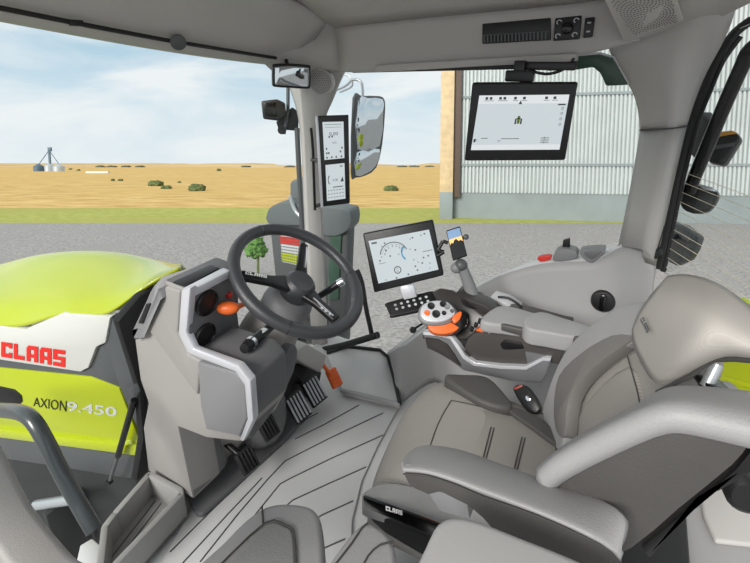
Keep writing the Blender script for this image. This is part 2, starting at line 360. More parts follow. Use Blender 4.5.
# raised tread at the right-hand side
tr = [(326,352),(348,346),(380,350),(388,358),(400,404),(343,391)]
struct(slab('trim_1', [PZ(x, y, .03) for x, y in tr], (0, 0, -.03), 'floor', None, .006))
bm = bmesh.new(); tube_bm(bm, [PZ(x, y, .035) for x, y in ((327,353),(348,346.5),(380,350),(388,357),(394,378),(400,404))], .008, 8); struct(fin('trim_2', bm, 'softblack'))
bm = bmesh.new(); tube_bm(bm, [PZ(x, y, .03) for x, y in ((341,390),(370,397),(400,405))], .009, 8); struct(fin('trim_3', bm, 'wall'))
# right lower wall
cols = [((389,354),1.46,PZ(400,405,0)), ((423,330),1.48,PZ(440,372,0)), ((450,306),1.5,V((-.5,1.46,0))), ((478,286),1.5,V((-.42,1.44,0))), ((503,274),1.5,V((-.33,1.42,0))), ((533,265),1.5,V((-.24,1.40,0))),
        ((560,261),1.5,V((-.16,1.38,0))), ((590,262),1.5,V((-.07,1.38,0))), ((606,256),1.5,V((-.02,1.38,0))), ((622,244),1.5,V((.03,1.38,0))), ((648,248),1.46,V((.09,1.36,0))), ((656,266),1.45,V((.12,1.34,0)))]
r0, r1, r2, r3 = [], [], [], []
for (x, y), Y, b in cols:
    t = PY(x, y, Y); r0.append(t); r3.append(b); a = t.lerp(b, .2); a.y += .0; r1.append(a); a = t.lerp(b, .55); a.y += .05*min(1, t.z); r2.append(a)
struct(patch('wall_right', [r0, r1, r2, r3], 'wall', None, .02, 1, 2))
ou = [(386,352),(418,325),(448,300),(478,281),(507,269),(537,257),(563,251),(592,248),(610,246),(622,240)]
a = [PY(x, y, c[1]) for ((x, y), c) in zip([c[0] for c in cols[:10]], cols[:10])]
b = [PY(x, y, 1.6) for x, y in ou]
struct(patch('trim_4', [a, b, [p+V((0, .03, -.03)) for p in b]], 'sill', None, .012, -1, 1))
# right window
w2 = [PY(x, y, 1.57) for x, y in ((322,60),(330,352),(388,356),(478,284),(537,260),(622,243),(645,95),(600,40))]
struct(slab('window_2', w2, (0, .005, 0), 'glass', None, 0))
struct(slab('window_1', [V((-1.235, .3, -.1)), V((-1.235, 1.5, -.1)), V((-1.235, 1.5, 1.4)), V((-1.235, .3, 1.5))], (-.005, 0, 0), 'glass', None, 0))
# A-pillar at the front right
al = [(278,62),(288,84),(295,103),(301,130),(303,190),(305,240),(309,300),(312,345)]; am = [(296,62),(300,84),(304,103),(308,130),(310,190),(313,240),(316,300),(319,345)]; ar = [(345,68),(336,88),(330,108),(320,128),(321,190),(324,240),(326,300),(328,345)]
struct(patch('trim_5', [[PY(*l, 1.54), PY(*m_, 1.49), PY(*r, 1.54)] for l, m_, r in zip(al, am, ar)], 'trimgrey', None, .03, 1, 2))
bm = bmesh.new(); tube_bm(bm, smooth([PY(x, y, 1.6) for x, y in ((297,128),(300,190),(303,240),(308,320))], 3, False), .012, 8); struct(fin('trim_6', bm, 'darkgrey'))
# C-pillar at the rear right
RW = Pl((.135, 1.47, 1.0), (.866, .5, 0))
cl = [(603,46),(622,75),(637,97),(640,130),(632,180),(618,246)]; cm = [(692,36),(677,66),(675,92),(673,128),(664,185),(650,250)]; cr = [(733,28),(709,66),(697,94),(687,126),(673,185),(656,266)]
def cp(i): return [PY(*cl[i], 1.52), PY(*cl[i], 1.48).lerp(PY(*cm[i], 1.40), .45), PY(*cm[i], 1.36), PY(*cr[i], 1.44)]
struct(patch('trim_7', [[p+V((0,.03,.14)) for p in cp(0)], cp(0), cp(1), cp(2), cp(3)], 'fascia', None, .03, 1, 2)); struct(patch('trim_8', [cp(3), cp(4), cp(5)], 'trimgrey', None, .03, 1, 1))
bm = bmesh.new(); tube_bm(bm, [p+V((0, -.006, .0)) for p in cp(3)], .0025, 6); struct(fin('trim_9', bm, 'groove'))
seal = [(752,20),(735,33),(717,58),(704,88),(692,118),(684,148),(674,190),(665,235),(658,268)]
bm = bmesh.new(); tube_bm(bm, smooth([PY(x, y, 1.46) for x, y in seal], 3, False), .011, 8); tube_bm(bm, smooth([PY(x+5, y+3, 1.47) for x, y in seal[1:]], 3, False), .008, 8); struct(fin('trim_10', bm, 'softblack'))
# rear window with heating wires
struct(slab('window_3', [RW(x, y) for x, y in ((735,30),(704,88),(684,148),(658,268),(700,300),(860,420),(900,-40))], (.004, .002, 0), 'glass', None, 0))
hw = thing('window_heater', 'fine pale heating wires across the rear window glass', 'heater', RW(700, 250))
for i in range(12):
    y0 = 170+i*9.5; a = RW(676-(y0-180)*.15, y0, -.004); tube('wire', [a, a+V((.5, -.866, 0))*.5], .0009, 'wire', hw, 5)
# ceiling pieces
ft = [(335,28),(400,20),(500,11),(590,3),(640,-8)]; fb = [(338,72),(372,73),(480,66),(577,58),(640,40)]
T0 = [PY(x, y, 1.4) for x, y in ft]; B0 = [PY(x, y, 1.4+.02) for x, y in fb]
struct(patch('trim_11', [T0, [a.lerp(b, .5)+V((0, .012, 0)) for a, b in zip(T0, B0)], B0], 'fascia', None, .02, 1, 2))
def cz(Y): return 1.455+.3*(1.4-Y) if Y > 1.05 else 1.56+.09*(1-max(Y, 0)/1.05)
struct(patch('ceiling', [[V((p.x if Y > 1.3 else -1.0+i*.25, Y, p.z if Y == 1.4 else cz(Y))) for i, p in enumerate(T0+[V((.35,1.4,1.48)), V((.75,1.4,1.5))])] for Y in (1.4, 1.25, 1.05, .7, .35, .0)], 'liner', None, .03, 1, 1))
hd = [(-60,10),(0,22),(60,33),(120,44),(180,54),(240,62),(290,67)]
hr = [(-60,-6),(0,7),(60,19),(120,30),(180,41),(240,51),(300,60)]
h0 = [PX(x, y, -1.25) for x, y in hd]; h1 = [PX(x, y, -1.2) for x, y in hr]
h2 = [V((-1.1, p.y-.03, p.z+.075)) for p in h1]; h3 = [V((-.97, min(1.41, .12+i*.22), 1.6-.02*i)) for i in range(7)]
h3[-1] = T0[0]+V((-.02, -.01, .02))
struct(patch('trim_12', [h0, h1, h2, h3], 'liner', None, .025, 1, 2))
struct(patch('trim_13', [[PX(244,20,-1.24), PY(300,5,1.6), PY(345,-10,1.56)], [PX(250,50,-1.2), PY(300,47,1.43), PY(338,24,1.41)], [PX(262,62,-1.24), PY(310,62,1.47), PY(348,62,1.44)], [PX(280,78,-1.24), PY(312,74,1.5), PY(346,72,1.5)]], 'fascia', None, .02, 1, 1))
sp_ = [PY(600,-6,1.2), PY(623,43,1.4), RW(692,28,-.03), RW(716,22,-.02), RW(752,4,-.02), RW(800,-60,-.1), PY(700,-60,1.1)]
struct(slab('trim_14', sp_, (0, 0, .03), 'trimgrey', None, .008, 3))
struct(box('roof', (-.2, .8, 1.7), (2.2, 1.66, .04), 'fascia', b=.01))  # unseen slab added above the ceiling pieces to block light leaking through gaps
# speaker in the roof corner
SQ = Quad(PY(604,-6,1.225)-V((0,0,.004)), PY(676,-10,1.2)-V((0,0,.004)), PY(684,17,1.31)-V((0,0,.004)), PY(634,34,1.36)-V((0,0,.004)))
rs = thing('roof_speaker', 'square perforated speaker grille in the grey roof corner above the rear pillar', 'speaker', SQ(.5,.5))
bm = bmesh.new(); add_slab(bm, [SQ(0,0,0),SQ(1,0,0),SQ(1,1,0),SQ(0,1,0)], SQ.n*.004); bmesh.ops.recalc_face_normals(bm, faces=bm.faces[:]); bev(bm, .003, 2); fin('grille_plate', bm, 'trimgrey', rs)
bm = bmesh.new()
for k in range(1, 12):
    n = 6*k
    for j in range(n):
        a = 2*math.pi*j/n+k*.4; uu, vv = .5+.052*k*math.cos(a), .5+.052*k*math.sin(a)
        if .06 < uu < .94 and .06 < vv < .94:
            c = SQ(uu, vv, .0075); a1, b1_, _ = frame(SQ.n); bm.faces.new([bm.verts.new(c+(a1*math.cos(t*math.pi/3)+b1_*math.sin(t*math.pi/3))*.0019) for t in range(6)])
flat('perforation', bm, 'groove', rs)
ps = thing('pillar_speaker', 'round perforated speaker at the top of the front pillar', 'speaker', PY(321,82,1.49))
sc_ = PY(321,82,1.475); nn = (O-sc_).normalized(); nn = (nn+V((0,-1,0))).normalized()
lathe('grille', sc_, nn, [(.05,-.03),(.05,.002),(.046,.006),(.001,.008)], 'fascia', ps)
bm = bmesh.new(); a1, b1_, n1 = frame(nn)
for k in range(1, 7):
    for j in range(6*k):
        t = 2*math.pi*j/(6*k); c = sc_+n1*.0085+(a1*math.cos(t)+b1_*math.sin(t))*.0068*k - n1*.0005*k/6
        bm.faces.new([bm.verts.new(c+(a1*math.cos(q*math.pi/2)+b1_*math.sin(q*math.pi/2))*.0026) for q in range(4)])
flat('perforation', bm, 'groove', ps)
# roller blind rails
rb = thing('blind_rail', 'thin black rail with a clip across the roof edge above the windscreen', 'rail', PX(120,30,-1.19))
tube('rail', [PX(x, y, -1.185) for x, y in ((-50,-4),(0,8),(80,24),(165,40),(250,54),(276,58))], .006, 'black', rb, 8)
lathe('clip', PX(178,42,-1.17), (.8,-.4,-.3), [(.022,0),(.022,.006),(.018,.009)], 'darkgrey', rb, 20); box('bracket', PX(76,23,-1.18), (.012,.03,.014), 'black', rb, b=.002)
bl = thing('roller_blind', 'pale grey roller blind bar under the right roof fascia with black underside', 'blind', PY(470,66,1.43))
slab('blind_case', [PY(375,65,1.4), PY(576,53,1.38), PY(576,61,1.38), PY(375,72,1.4)], (0,.05,0), 'trimgrey', bl, .004)
slab('blind_underside', [PY(352,68,1.46), PY(575,58,1.44), PY(575,68,1.44), PY(352,73,1.46)], (0,.04,0), 'black', bl, .003)
# fascia vent and switches
def onfas(name, px, d, m, parent, b=.003): return slab(name, [PY(x, y, 1.408) for x, y in px], (0, d, 0), m, parent, b)
rv = thing('roof_vent', 'long black louvred air vent set in the right roof fascia', 'vent', PY(516,30,1.4))
onfas('housing', [(482,23),(551,17),(550,40),(482,44)], .02, 'black', rv)
onf = Quad(PY(483,35,1.402), PY(548,31,1.402), PY(548,40,1.402), PY(483,43,1.402)); bm = bmesh.new()
for k in range(18): q_rect(bm, onf, k/18+.01, .05, k/18+.035, .95)
q_rect(bm, onf, 0, 0, 1, .08); flat('louvres', bm, 'darkgrey', rv)
jc = thing('mirror_switch', 'square black mirror control switch beside the roof vent', 'switch', PY(568,28,1.4))
onfas('plate', [(555,18),(582,15),(579,39),(553,41)], .02, 'black', jc); lathe('knob', PY(567,28,1.4), (0,-1,.1), [(.016,0),(.014,.012),(.004,.016)], 'gloss', jc, 20)
Qs = Quad(PY(555,18,1.405), PY(582,15,1.405), PY(579,39,1.405), PY(553,41,1.405)); bm = bmesh.new()
for uu, vv in ((.18,.2),(.82,.2),(.18,.8),(.82,.8)): q_arc(bm, Qs, uu, vv, .11, .11, .4, 0, 250, .002)
flat('marking', bm, 'key', jc)
s2 = thing('rocker_switch', 'narrow black rocker switch at the end of the roof fascia', 'switch', PY(590,28,1.41)); onfas('plate', [(585,18),(595,17),(592,37),(583,38)], .02, 'black', s2, .002)
Q_ = Quad(PY(585,18,1.405), PY(595,17,1.405), PY(592,37,1.405), PY(583,38,1.405)); bm = bmesh.new(); q_rect(bm, Q_, .3, .22, .7, .3, .002); q_rect(bm, Q_, .3, .66, .7, .74, .002); flat('marking', bm, 'key', s2)
# dark green bracket behind the blind
wbk = thing('window_bracket', 'dark green moulded bracket in the upper rear corner of the side window', 'bracket', PY(600,60,1.53))
slab('moulding', [PY(x, y, 1.52) for x, y in ((574,56),(600,54),(614,58),(629,85),(606,86),(600,73),(593,67),(575,70))], (0,.03,0), 'greenish', wbk, .005)
tube('pale_edge', [PY(x, y, 1.515) for x, y in ((575,55),(600,53),(614,57),(629,84))], .003, 'sill', wbk, 6)
# wall fittings
def knob(name, label, cat, c, n, r, m='black'):
    t = thing(name, label, cat, c); lathe('base', c, n, [(r,-.01),(r,.004),(r*.9,.01),(r*.55,.012)], m, t)
    a, b_, n_ = frame(n); box('grip', V(c)+n_*.014, (r*.5, r*1.5, .022), 'gloss', t, (a, b_, n_), .004); return t
knob('wall_vent', 'round black swivel vent on the grey right wall beside the backrest', 'vent', PY(603,301,1.475), (0,-1,.15), .036)
kb = thing('window_latch', 'small black latch at the foot of the rear pillar by the rear glass', 'latch', PY(655,252,1.43)); lathe('knob', PY(655,252,1.43), (-.2,-1,.1), [(.018,-.01),(.018,.012),(.012,.018)], 'black', kb, 18); tube('rod', [PY(657,247,1.425), PY(663,225,1.44)], .005, 'black', kb, 8)
tag(slab('sill_reflector', smooth([PY(x, y, 1.52) for x, y in ((537,258),(544,256),(551,256),(550,260),(540,262))], 2), (0,.02,0), 'red', None, .003), 'small red reflector on the sill of the side window', 'reflector')
pod = thing('socket_pod', 'grey socket pod with raised black flap on the window sill', 'socket', PY(565,260,1.5)); slab('body', smooth([PY(x, y, 1.5) for x, y in ((553,262),(555,252),(563,249),(575,251),(578,257),(570,261))], 2), (0,.05,0), 'panelgrey', pod, .006); slab('flap', [PY(x, y, 1.52) for x, y in ((562,249),(563,240),(570,238),(570,249))], (0,.008,0), 'black', pod, .003)
pod = thing('socket_pod', 'dark grey closed socket pod on the window sill next to the rear pillar', 'socket', PY(592,260,1.5)); slab('body', smooth([PY(x, y, 1.49) for x, y in ((579,252),(588,250),(606,250),(598,259),(591,264),(583,259))], 2), (0,.05,0), 'panelgrey', pod, .006); slab('lid', smooth([PY(x, y, 1.485) for x, y in ((583,253),(596,251),(602,252),(592,260))], 2), (0,.02,0), 'dashdark', pod, .003)
# grab rails at the front right door
tag(tube('door_rail', [PY(x, y, 1.52) for x, y in ((357,270),(362,283),(366,308),(370,326),(372,336))], .0105, 'softblack', None, 10, sm=3), 'curved upright black grab rail between steering wheel and side window', 'rail')
gb = tag(tube('floor_bar', [PY(x, y, 1.5) for x, y in ((322,350),(345,345),(378,335))], .015, 'softblack', None, 12), 'short black bar lying across the front right door sill', 'bar')
# ------------------------------------------------------------------ displays
def screen(name, label, px, thick, plane, inset, m='black', b=.006, loc=None):
    f = [plane(x, y) for x, y in px]; t = thing(name, label, 'monitor', sum(f, V())/4)
    n = (f[1]-f[0]).cross(f[3]-f[0]).normalized(); n = n if n.dot(O-f[0]) < 0 else -n
    slab('housing', f, n*thick, m, t, b, 3); return t
def sq(plane, px, lift=.002): return Quad(*[plane(x, y) for x, y in px])
def face(name, Q, parent, m='screen', h=.001):
    bm = bmesh.new(); q_rect(bm, Q, 0, 0, 1, 1, h); return flat(name, bm, m, parent)
# upper hanging monitor
mp = Pl(PY(520,120,1.28), (.12,-1,.0)); f = [(472,82.5),(578,82),(565,160.5),(464,161)]
t = screen('hanging_monitor', 'black monitor showing a tractor map, hanging under the roof fascia', f, .03, mp, 0)
Q = sq(mp, [(479.5,95.5),(569.5,94.5),(559.5,149.5),(471,150)]); face('screen', Q, t); bm = bmesh.new()
q_rect(bm, Q, 0, 0, 1, .15, .002, 1); q_rect(bm, Q, 0, .9, 1, 1, .002, 1)
for x in (.08,.13,.24,.29,.41,.51,.75,.84): q_rect(bm, Q, x, .03, x+.03, .075, .003); q_rect(bm, Q, x-.01, .09, x+.05, .1, .003, 2)
for v in (.24,.33,.43,.53): q_arc(bm, Q, .955, v, .014, .026, .4, 0, 360, .003, 2, 10)
q_rect(bm, Q, .9, .16, .98, .185, .003); q_poly(bm, Q, [(.49,.09),(.51,.16),(.47,.16)], .003)
for x, y, w_, h_, k in ((.485,.38,.03,.13,3),(.46,.42,.018,.1,0),(.522,.42,.018,.1,0),(.475,.41,.05,.02,0),(.49,.37,.02,.03,0)): q_rect(bm, Q, x, y, x+w_, y+h_, .0035, k)
for x, y, w_ in ((.02,.8,.04),(.1,.77,.08),(.34,.78,.2),(.3,.82,.03),(.78,.77,.09),(.78,.81,.09),(.78,.85,.09)): q_rect(bm, Q, x, y, x+w_, y+.015, .003, 2)
q_rect(bm, Q, .815, .75, .82, .88, .003, 2); q_rect(bm, Q, .015, .79, .04, .85, .003)
flat('screen_print', bm, ['ink','screen2','inkgrey','inkgreen'], t)
box('mount', mp(520,76,-.03), (.075,.03,.03), 'black', t, b=.004); box('mount_block', mp(548,66,-.035), (.14,.02,.022), 'black', t, b=.004); box('mount_arm', mp(520,70,-.035), (.03,.03,.05), 'black', t, b=.004)
tube('cable', [mp(x, y, -.03) for x, y in ((528,70),(545,74),(560,71),(570,64),(574,58))], .004, 'black', t, 8, sm=3)
tube('cable', [mp(x, y, -.035) for x, y in ((535,66),(550,69),(566,67))], .005, 'black', t, 8, sm=3)
# pillar display
dp = Pl(PY(332,160,1.38), (.45,-.89,.05)); f = [(316.5,116),(348,115),(349.5,203.5),(321.5,207)]
t = screen('pillar_display', 'tall narrow double display with white edge on the front pillar', f, .022, dp, 0, 'black', .003)
slab('edge_trim', [dp(x, y, .001) for x, y in ((315,115.5),(318,115.5),(323.5,207.5),(320.5,208))], dp.n*-.03, 'silver', t, .002)
Q1 = sq(dp, [(322.5,122),(343.5,121.5),(344.5,158),(324.5,160)]); Q2 = sq(dp, [(325.5,165),(344.5,163),(345.5,198.5),(327,201)])
face('screen', Q1, t); face('screen', Q2, t); bm = bmesh.new()
q_text(bm, Q1, '0.00', .3, .27, .72, .36, .002); q_text(bm, Q1, 'AUTO', .42, .53, .64, .58, .002); q_rect(bm, Q1, .1, .06, .9, .075, .002, 1); q_rect(bm, Q1, .1, .14, .9, .15, .002, 1)
for x, y in ((.1,.8),(.2,.8),(.78,.78),(.1,.92),(.34,.92),(.56,.92),(.82,.92),(.4,.36),(.26,.37),(.1,.68),(.86,.68)): q_rect(bm, Q1, x, y, x+.07, y+.05, .002)
q_arc(bm, Q2, .2, .42, .1, .13, .35, 100, 260, .002); q_text(bm, Q2, '0.00', .36, .4, .62, .47, .002); q_poly(bm, Q2, [(.88,.36),(.94,.5),(.76,.5)], .002)
for i in range(6):
    for j in range(3): q_rect(bm, Q2, .08+.15*i, .7+.1*j, .17+.15*i, .73+.1*j, .002, 1)
q_rect(bm, Q2, .35, .62, .9, .645, .002); q_rect(bm, Q2, .75, .05, .9, .09, .002, 1); flat('screen_print', bm, ['ink','inkgrey'], t)
tube('bracket', [dp(322,160,-.03), PY(312,160,1.5)], .008, 'black', t, 8); tube('bracket', [dp(336,200,-.03), PY(316,206,1.51)], .008, 'black', t, 8)
tag(tube('pillar_cable', [PY(x, y, 1.478) for x, y in ((311,128),(313,150),(314,180),(315,210))], .006, 'black', None, 8, sm=2), 'black cable channel running down the front pillar beside the narrow display', 'cable')
# armrest terminal
tp = Pl(PY(405,257,1.2), (.35,-.9,.28)); f = [(362.5,233.5),(433,219.5),(444,275.5),(374,293)]
t = screen('armrest_terminal', 'black tilted terminal screen with dial graphic on the armrest console', f, .028, tp, 0)
Q = sq(tp, [(368.5,241),(429,229.5),(438.5,269.5),(378.5,283.5)]); face('screen', Q, t); bm = bmesh.new()
q_arc(bm, Q, .36, .42, .23, .3, .07, 12, 168, .002); q_arc(bm, Q, .36, .42, .19, .25, .04, 12, 168, .002, 1); q_arc(bm, Q, .55, .44, .075, .17, .3, 90, 250, .002, 2); q_arc(bm, Q, .36, .79, .06, .09, .25, 0, 360, .002)
q_text(bm, Q, 'C', .345, .745, .375, .835, .002); q_rect(bm, Q, .82, .49, .98, .505, .002); q_rect(bm, Q, .08, .56, .2, .57, .002); q_rect(bm, Q, .04, .05, .13, .09, .002)
for i in range(7): a = math.radians(15+i*25); q_text(bm, Q, str(i), .36+.15*math.cos(math.pi-a)-.012, .42-.2*math.sin(a)-.025, .36+.15*math.cos(math.pi-a)+.012, .42-.2*math.sin(a)+.025, .002)
for x, y in ((.28,.42),(.42,.42),(.62,.36),(.7,.4),(.64,.62),(.7,.7),(.8,.62),(.88,.6),(.64,.78),(.76,.74),(.88,.78),(.66,.88),(.86,.9),(.12,.94),(.3,.95),(.5,.93),(.14,.4),(.1,.48),(.18,.16),(.24,.1),(.7,.1),(.84,.08),(.9,.06),(.66,.12)): q_rect(bm, Q, x, y, x+.025, y+.035, .002, random.choice((0,1)))
flat('screen_print', bm, ['ink','inkgrey','inkblue'], t)
slab('stand', [tp(x, y, -.02) for x, y in ((399,286),(413,283),(417,297),(404,300))], tp.n*-.02, 'silver', t, .003)
# keypad
kp = Pl(PY(408,302,1.2), (.2,-.55,.81)); k = thing('keypad', 'low black keypad with two rows of keys under the terminal', 'keypad', kp(408,303))
slab('body', smooth([kp(x, y) for x, y in ((386,305),(388,302),(429,291),(434,293),(438,304),(434,307),(393,316),(390,314))], 2), kp.n*-.02, 'black', k, .004)
Q = sq(kp, [(389,303),(430,292),(435,304),(393,314)]); bm = bmesh.new()
for i in range(6):
    for j in range(2): q_arc(bm, Q, .12+.15*i, .32+.36*j, .035, .11, .98, 0, 360, .002, 0, 8)
flat('keys', bm, 'key', k)
# phone in its holder
pp = Pl(PY(456,245,1.25), (.3,-.85,.4)); ph = thing('smartphone', 'smartphone with sunset wallpaper clamped upright in a holder', 'phone', pp(457,245))
f = [(446,230.5),(460,226),(467.5,256),(453,261)]; slab('case', [pp(x, y) for x, y in f], pp.n*-.009, 'gloss', ph, .003)
Q = sq(pp, [(447,231.5),(459.5,227.5),(466.5,255),(453.5,259.5)]); bm = bmesh.new(); q_rect(bm, Q, 0, 0, 1, .3, .001, 0); q_rect(bm, Q, 0, .3, 1, .5, .001, 1); q_rect(bm, Q, 0, .5, 1, 1, .001, 2); q_poly(bm, Q, [(0,.5),(.1,.43),(.25,.46),(.4,.36),(.55,.35),(.7,.45),(.85,.42),(1,.5)], .0015, 2); flat('screen', bm, ['phonesky','phonesun','phonebot'], ph)
hl = thing('phone_holder', 'grey phone holder arm with black clamp on the armrest console', 'holder', PY(472,296,1.25))
for a_, b_ in (((443,241),(438,250)), ((443,241),(448,243)), ((437,256),(444,252)), ((438,250),(444,252)), ((462,238),(466,237))): tube('clamp_arm', [pp(*a_, -.012), pp(*b_, -.012)], .006, 'black', hl, 8)
lathe('clamp_knob', pp(466,237,-.012), pp.n, [(.009,-.006),(.009,.008),(.006,.01)], 'darkgrey', hl, 14)
blob('ball_joint', pp(461,265,-.01), .02, 'darkgrey', hl, rough=0); blob('ball_joint', pp(456,268,-.012), .017, 'panelgrey', hl, rough=0)
tube('stalk', [pp(462,266,-.015), PY(468,282,1.25), PY(473,297,1.25)], [.016,.019,.021], 'panelgrey', hl, 14)
bm = bmesh.new()
for i in range(4): c = PY(474.5,296+i*1.8,1.25); lathe_bm(bm, c, (0,0,1), [(.028+.004*i,-.004),(.030+.004*i,.002),(.024+.003*i,.005)], 20)
fin('boot', bm, 'softblack', hl)
# ------------------------------------------------------------------ right armrest console
ac = thing('armrest_console', 'grey right armrest console with padded top and silver edged tray', 'armrest', PY(480,375,1.15))
Y1 = 1.14
band = [(423,333),(436,334),(450,337),(458,347),(464,357),(474,364),(500,367),(525,368),(536,363),(543,359),(551,360),(547,374),(541,384),(509,381),(463,371),(450,361),(438,354),(426,349)]
slab('side_band', [PY(x, y, Y1) for x, y in band], (0,.2,0), 'bandgrey', ac, .006, 3)
slab('band_edge', [PY(x, y, Y1-.003) for x, y in ((423,332),(437,333),(451,336),(459,346),(465,356),(475,363),(500,366),(525,367),(543,358),(551,359),(550,361.5),(543,361),(526,370),(500,369),(474,366),(463,359),(450,339),(436,336),(423,335))], (0,.02,0), 'silver', ac, .001, 1)
slab('lower_inset', [PY(x, y, Y1-.006) for x, y in ((425,338),(438,340),(447,345),(455,356),(461,367),(450,360),(438,353),(427,348))], (0,.02,0), 'deckdark', ac, .002)
body = [(466,362),(464,348),(467,339),(474,333),(486,330),(500,329),(520,333),(556,344),(566,346),(560,366),(543,362),(525,370),(500,369),(476,366)]
slab('body', [PY(x, y, Y1+.012) for x, y in body], (0,.17,0), 'armgrey', ac, .008, 3)
slab('tray_floor', [PY(423,333,Y1+.005), PY(452,337,Y1+.005), PY(470,356,Y1+.005), PY(470,350,Y1+.2), PY(470,318,Y1+.2), PY(430,320,Y1+.2)], (0,0,-.02), 'armgrey', ac, .003)
slab('end_pocket', [PY(x, y, Y1+.008) for x, y in ((500,344),(505,340),(521,343),(524,349),(506,350),(502,349))], (0,.02,0), 'black', ac, .002)
slab('panel_line', [PY(x, y, Y1+.006) for x, y in ((525,352),(546,356),(540,361),(527,363))], (0,.02,0), 'dashdark', ac, .002)
def pad(name, base, dz, m, parent, b=.018, seg=5): return slab(name, smooth(base, 3), (0,0,dz), m, parent, b, seg)
p1 = [PZ(481,327,.635), PZ(499,329,.63), PZ(526,336,.63), PZ(528,318,.66), PZ(514,309,.66), PZ(498,307,.655), PZ(490,312,.655)]
slab('front_pad', smooth([PZ(x, y, .628) for x, y in ((480,320),(496,306),(512,306),(530,311),(560,320),(530,327),(505,325))], 3), (0,0,-.035), 'leather', ac, .014, 4)
slab('rear_pad', smooth([PZ(x, y, .655) for x, y in ((524,318),(540,311),(562,317),(590,326),(600,336),(572,336),(548,332),(528,328))], 3), (0,0,-.05), 'leather', ac, .015, 4)
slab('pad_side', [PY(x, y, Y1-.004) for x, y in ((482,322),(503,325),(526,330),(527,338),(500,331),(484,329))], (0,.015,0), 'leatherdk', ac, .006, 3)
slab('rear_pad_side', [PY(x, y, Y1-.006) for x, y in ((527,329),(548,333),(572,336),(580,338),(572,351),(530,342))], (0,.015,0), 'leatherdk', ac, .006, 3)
slab('orange_switch', [PY(x, y, Y1+.004) for x, y in ((475,331),(481,327),(485,329),(483,333))], (0,.02,0), 'orange', ac, .003)
slab('pale_switch', [PY(x, y, Y1+.004) for x, y in ((486,331),(497,327),(498,330),(489,334))], (0,.02,0), 'sill', ac, .002)
# dark control deck behind the joystick
dk = [(432,292),(440,288),(452,290),(470,300),(482,312),(494,316),(490,325),(474,333),(466,340),(452,338),(445,318)]
slab('control_deck', [PY(x, y, 1.26).lerp(PY(x, y, 1.16), max(0, min(1, (y-290)/45))) for x, y in dk], (0,.05,-.03), 'deckdark', ac, .004)
slab('deck_cover', [PY(x, y, 1.2) for x, y in ((455,293),(470,300),(486,306),(500,318),(494,322),(484,315),(470,305))], (0,.06,0), 'deckdark', ac, .004)
ring = thing('rotary_dial', 'black rotary dial with silver ring beside the joystick', 'dial', PY(461,322,1.16)); lathe('dial', PY(461,322,1.17), (.1,-.6,.8), [(.02,-.01),(.02,.006),(.016,.009)], 'black', ring, 24)
bm = bmesh.new(); a1, b1_, n1 = frame((.1,-.6,.8)); c_ = PY(461,322,1.17)+n1*.007; tube_bm(bm, [c_+(a1*math.cos(t*.2618)+b1_*math.sin(t*.2618))*.02 for t in range(24)], .0018, 6, True); fin('ring', bm, 'chrome', ring)
for i, (x, y) in enumerate(((472,329),(476,325),(480,321))): box('deck_key', PY(x, y, 1.14), (.01,.012,.014), 'black', ac, b=.002)
slab('parts_tray', [PY(x, y, 1.3) for x, y in ((482,306),(490,298),(504,302),(518,311),(500,312),(490,312))], (0,.08,-.01), 'sill', ac, .004)
tag(slab('yellow_connector', [PY(x, y, 1.29) for x, y in ((485,305),(488,301),(497,303),(495,308))], (0,.02,0), 'amber', None, .002), 'small yellow connector lying behind the phone holder boot', 'connector')
tag(tube('black_lead', [PY(x, y, 1.3) for x, y in ((498,297),(508,298),(518,304),(524,310))], .004, 'black', None, 8, sm=3), 'thin black lead looping over the back of the armrest console', 'cable')
# joystick
js = thing('joystick', 'silver topped joystick with orange collar on the armrest console', 'joystick', PY(440,335,1.15))
jp = Pl(PY(437,310,1.12), (.25,-.62,.75))
slab('boot', smooth([PY(x, y, 1.13) for x, y in ((428,330),(432,322),(440,318),(456,318),(462,326),(458,334),(446,337),(434,334))], 2), (0,.06,0), 'softblack', js, .008, 3)
slab('collar', smooth([jp(x, y, -.022) for x, y in ((427,317),(440,321),(457,317),(461,321),(457,330),(443,334),(430,330))], 3), jp.n*-.03, 'orange', js, .007, 3)
hp = smooth([jp(x, y) for x, y in ((418,311),(421,304),(428,300),(438,298.5),(448,300),(456,307),(458,314),(450,321),(438,324),(426,323),(419,318))], 3)
slab('head_side', [p-jp.n*.012 for p in hp], jp.n*-.022, 'panelgrey', js, .008, 3)
hc_ = sum(hp, V())/len(hp)
slab('head', [p.lerp(hc_, .13) for p in hp], jp.n*-.014, 'silver', js, .006, 3)
for x, y, r, m_ in ((431,306,.011,'black'),(443,304,.01,'black'),(436,314,.012,'black'),(447,307,.008,'panelgrey'),(427,313,.0085,'orange'),(444,313,.007,'black'),(452,311,.006,'darkgrey')): lathe('button', jp(x, y), jp.n, [(r,-.002),(r,.002),(r*.8,.0035),(.001,.0025)], m_, js, 18)
slab('orange_trigger', smooth([jp(x, y, -.005) for x, y in ((452,318),(458,312),(462,312),(460,319),(455,323))], 2), jp.n*-.02, 'orange', js, .004)
hk = thing('glass_knob', 'tiny black star knob on a rod in front of the armrest console', 'knob', PY(413,330,1.2)); lathe('knob', PY(413,330,1.2), (.3,-.9,.2), [(.009,-.008),(.013,0),(.009,.008)], 'black', hk, 6); tube('rod', [PY(414,329,1.205), PY(425,322,1.24)], .004, 'black', hk, 6)
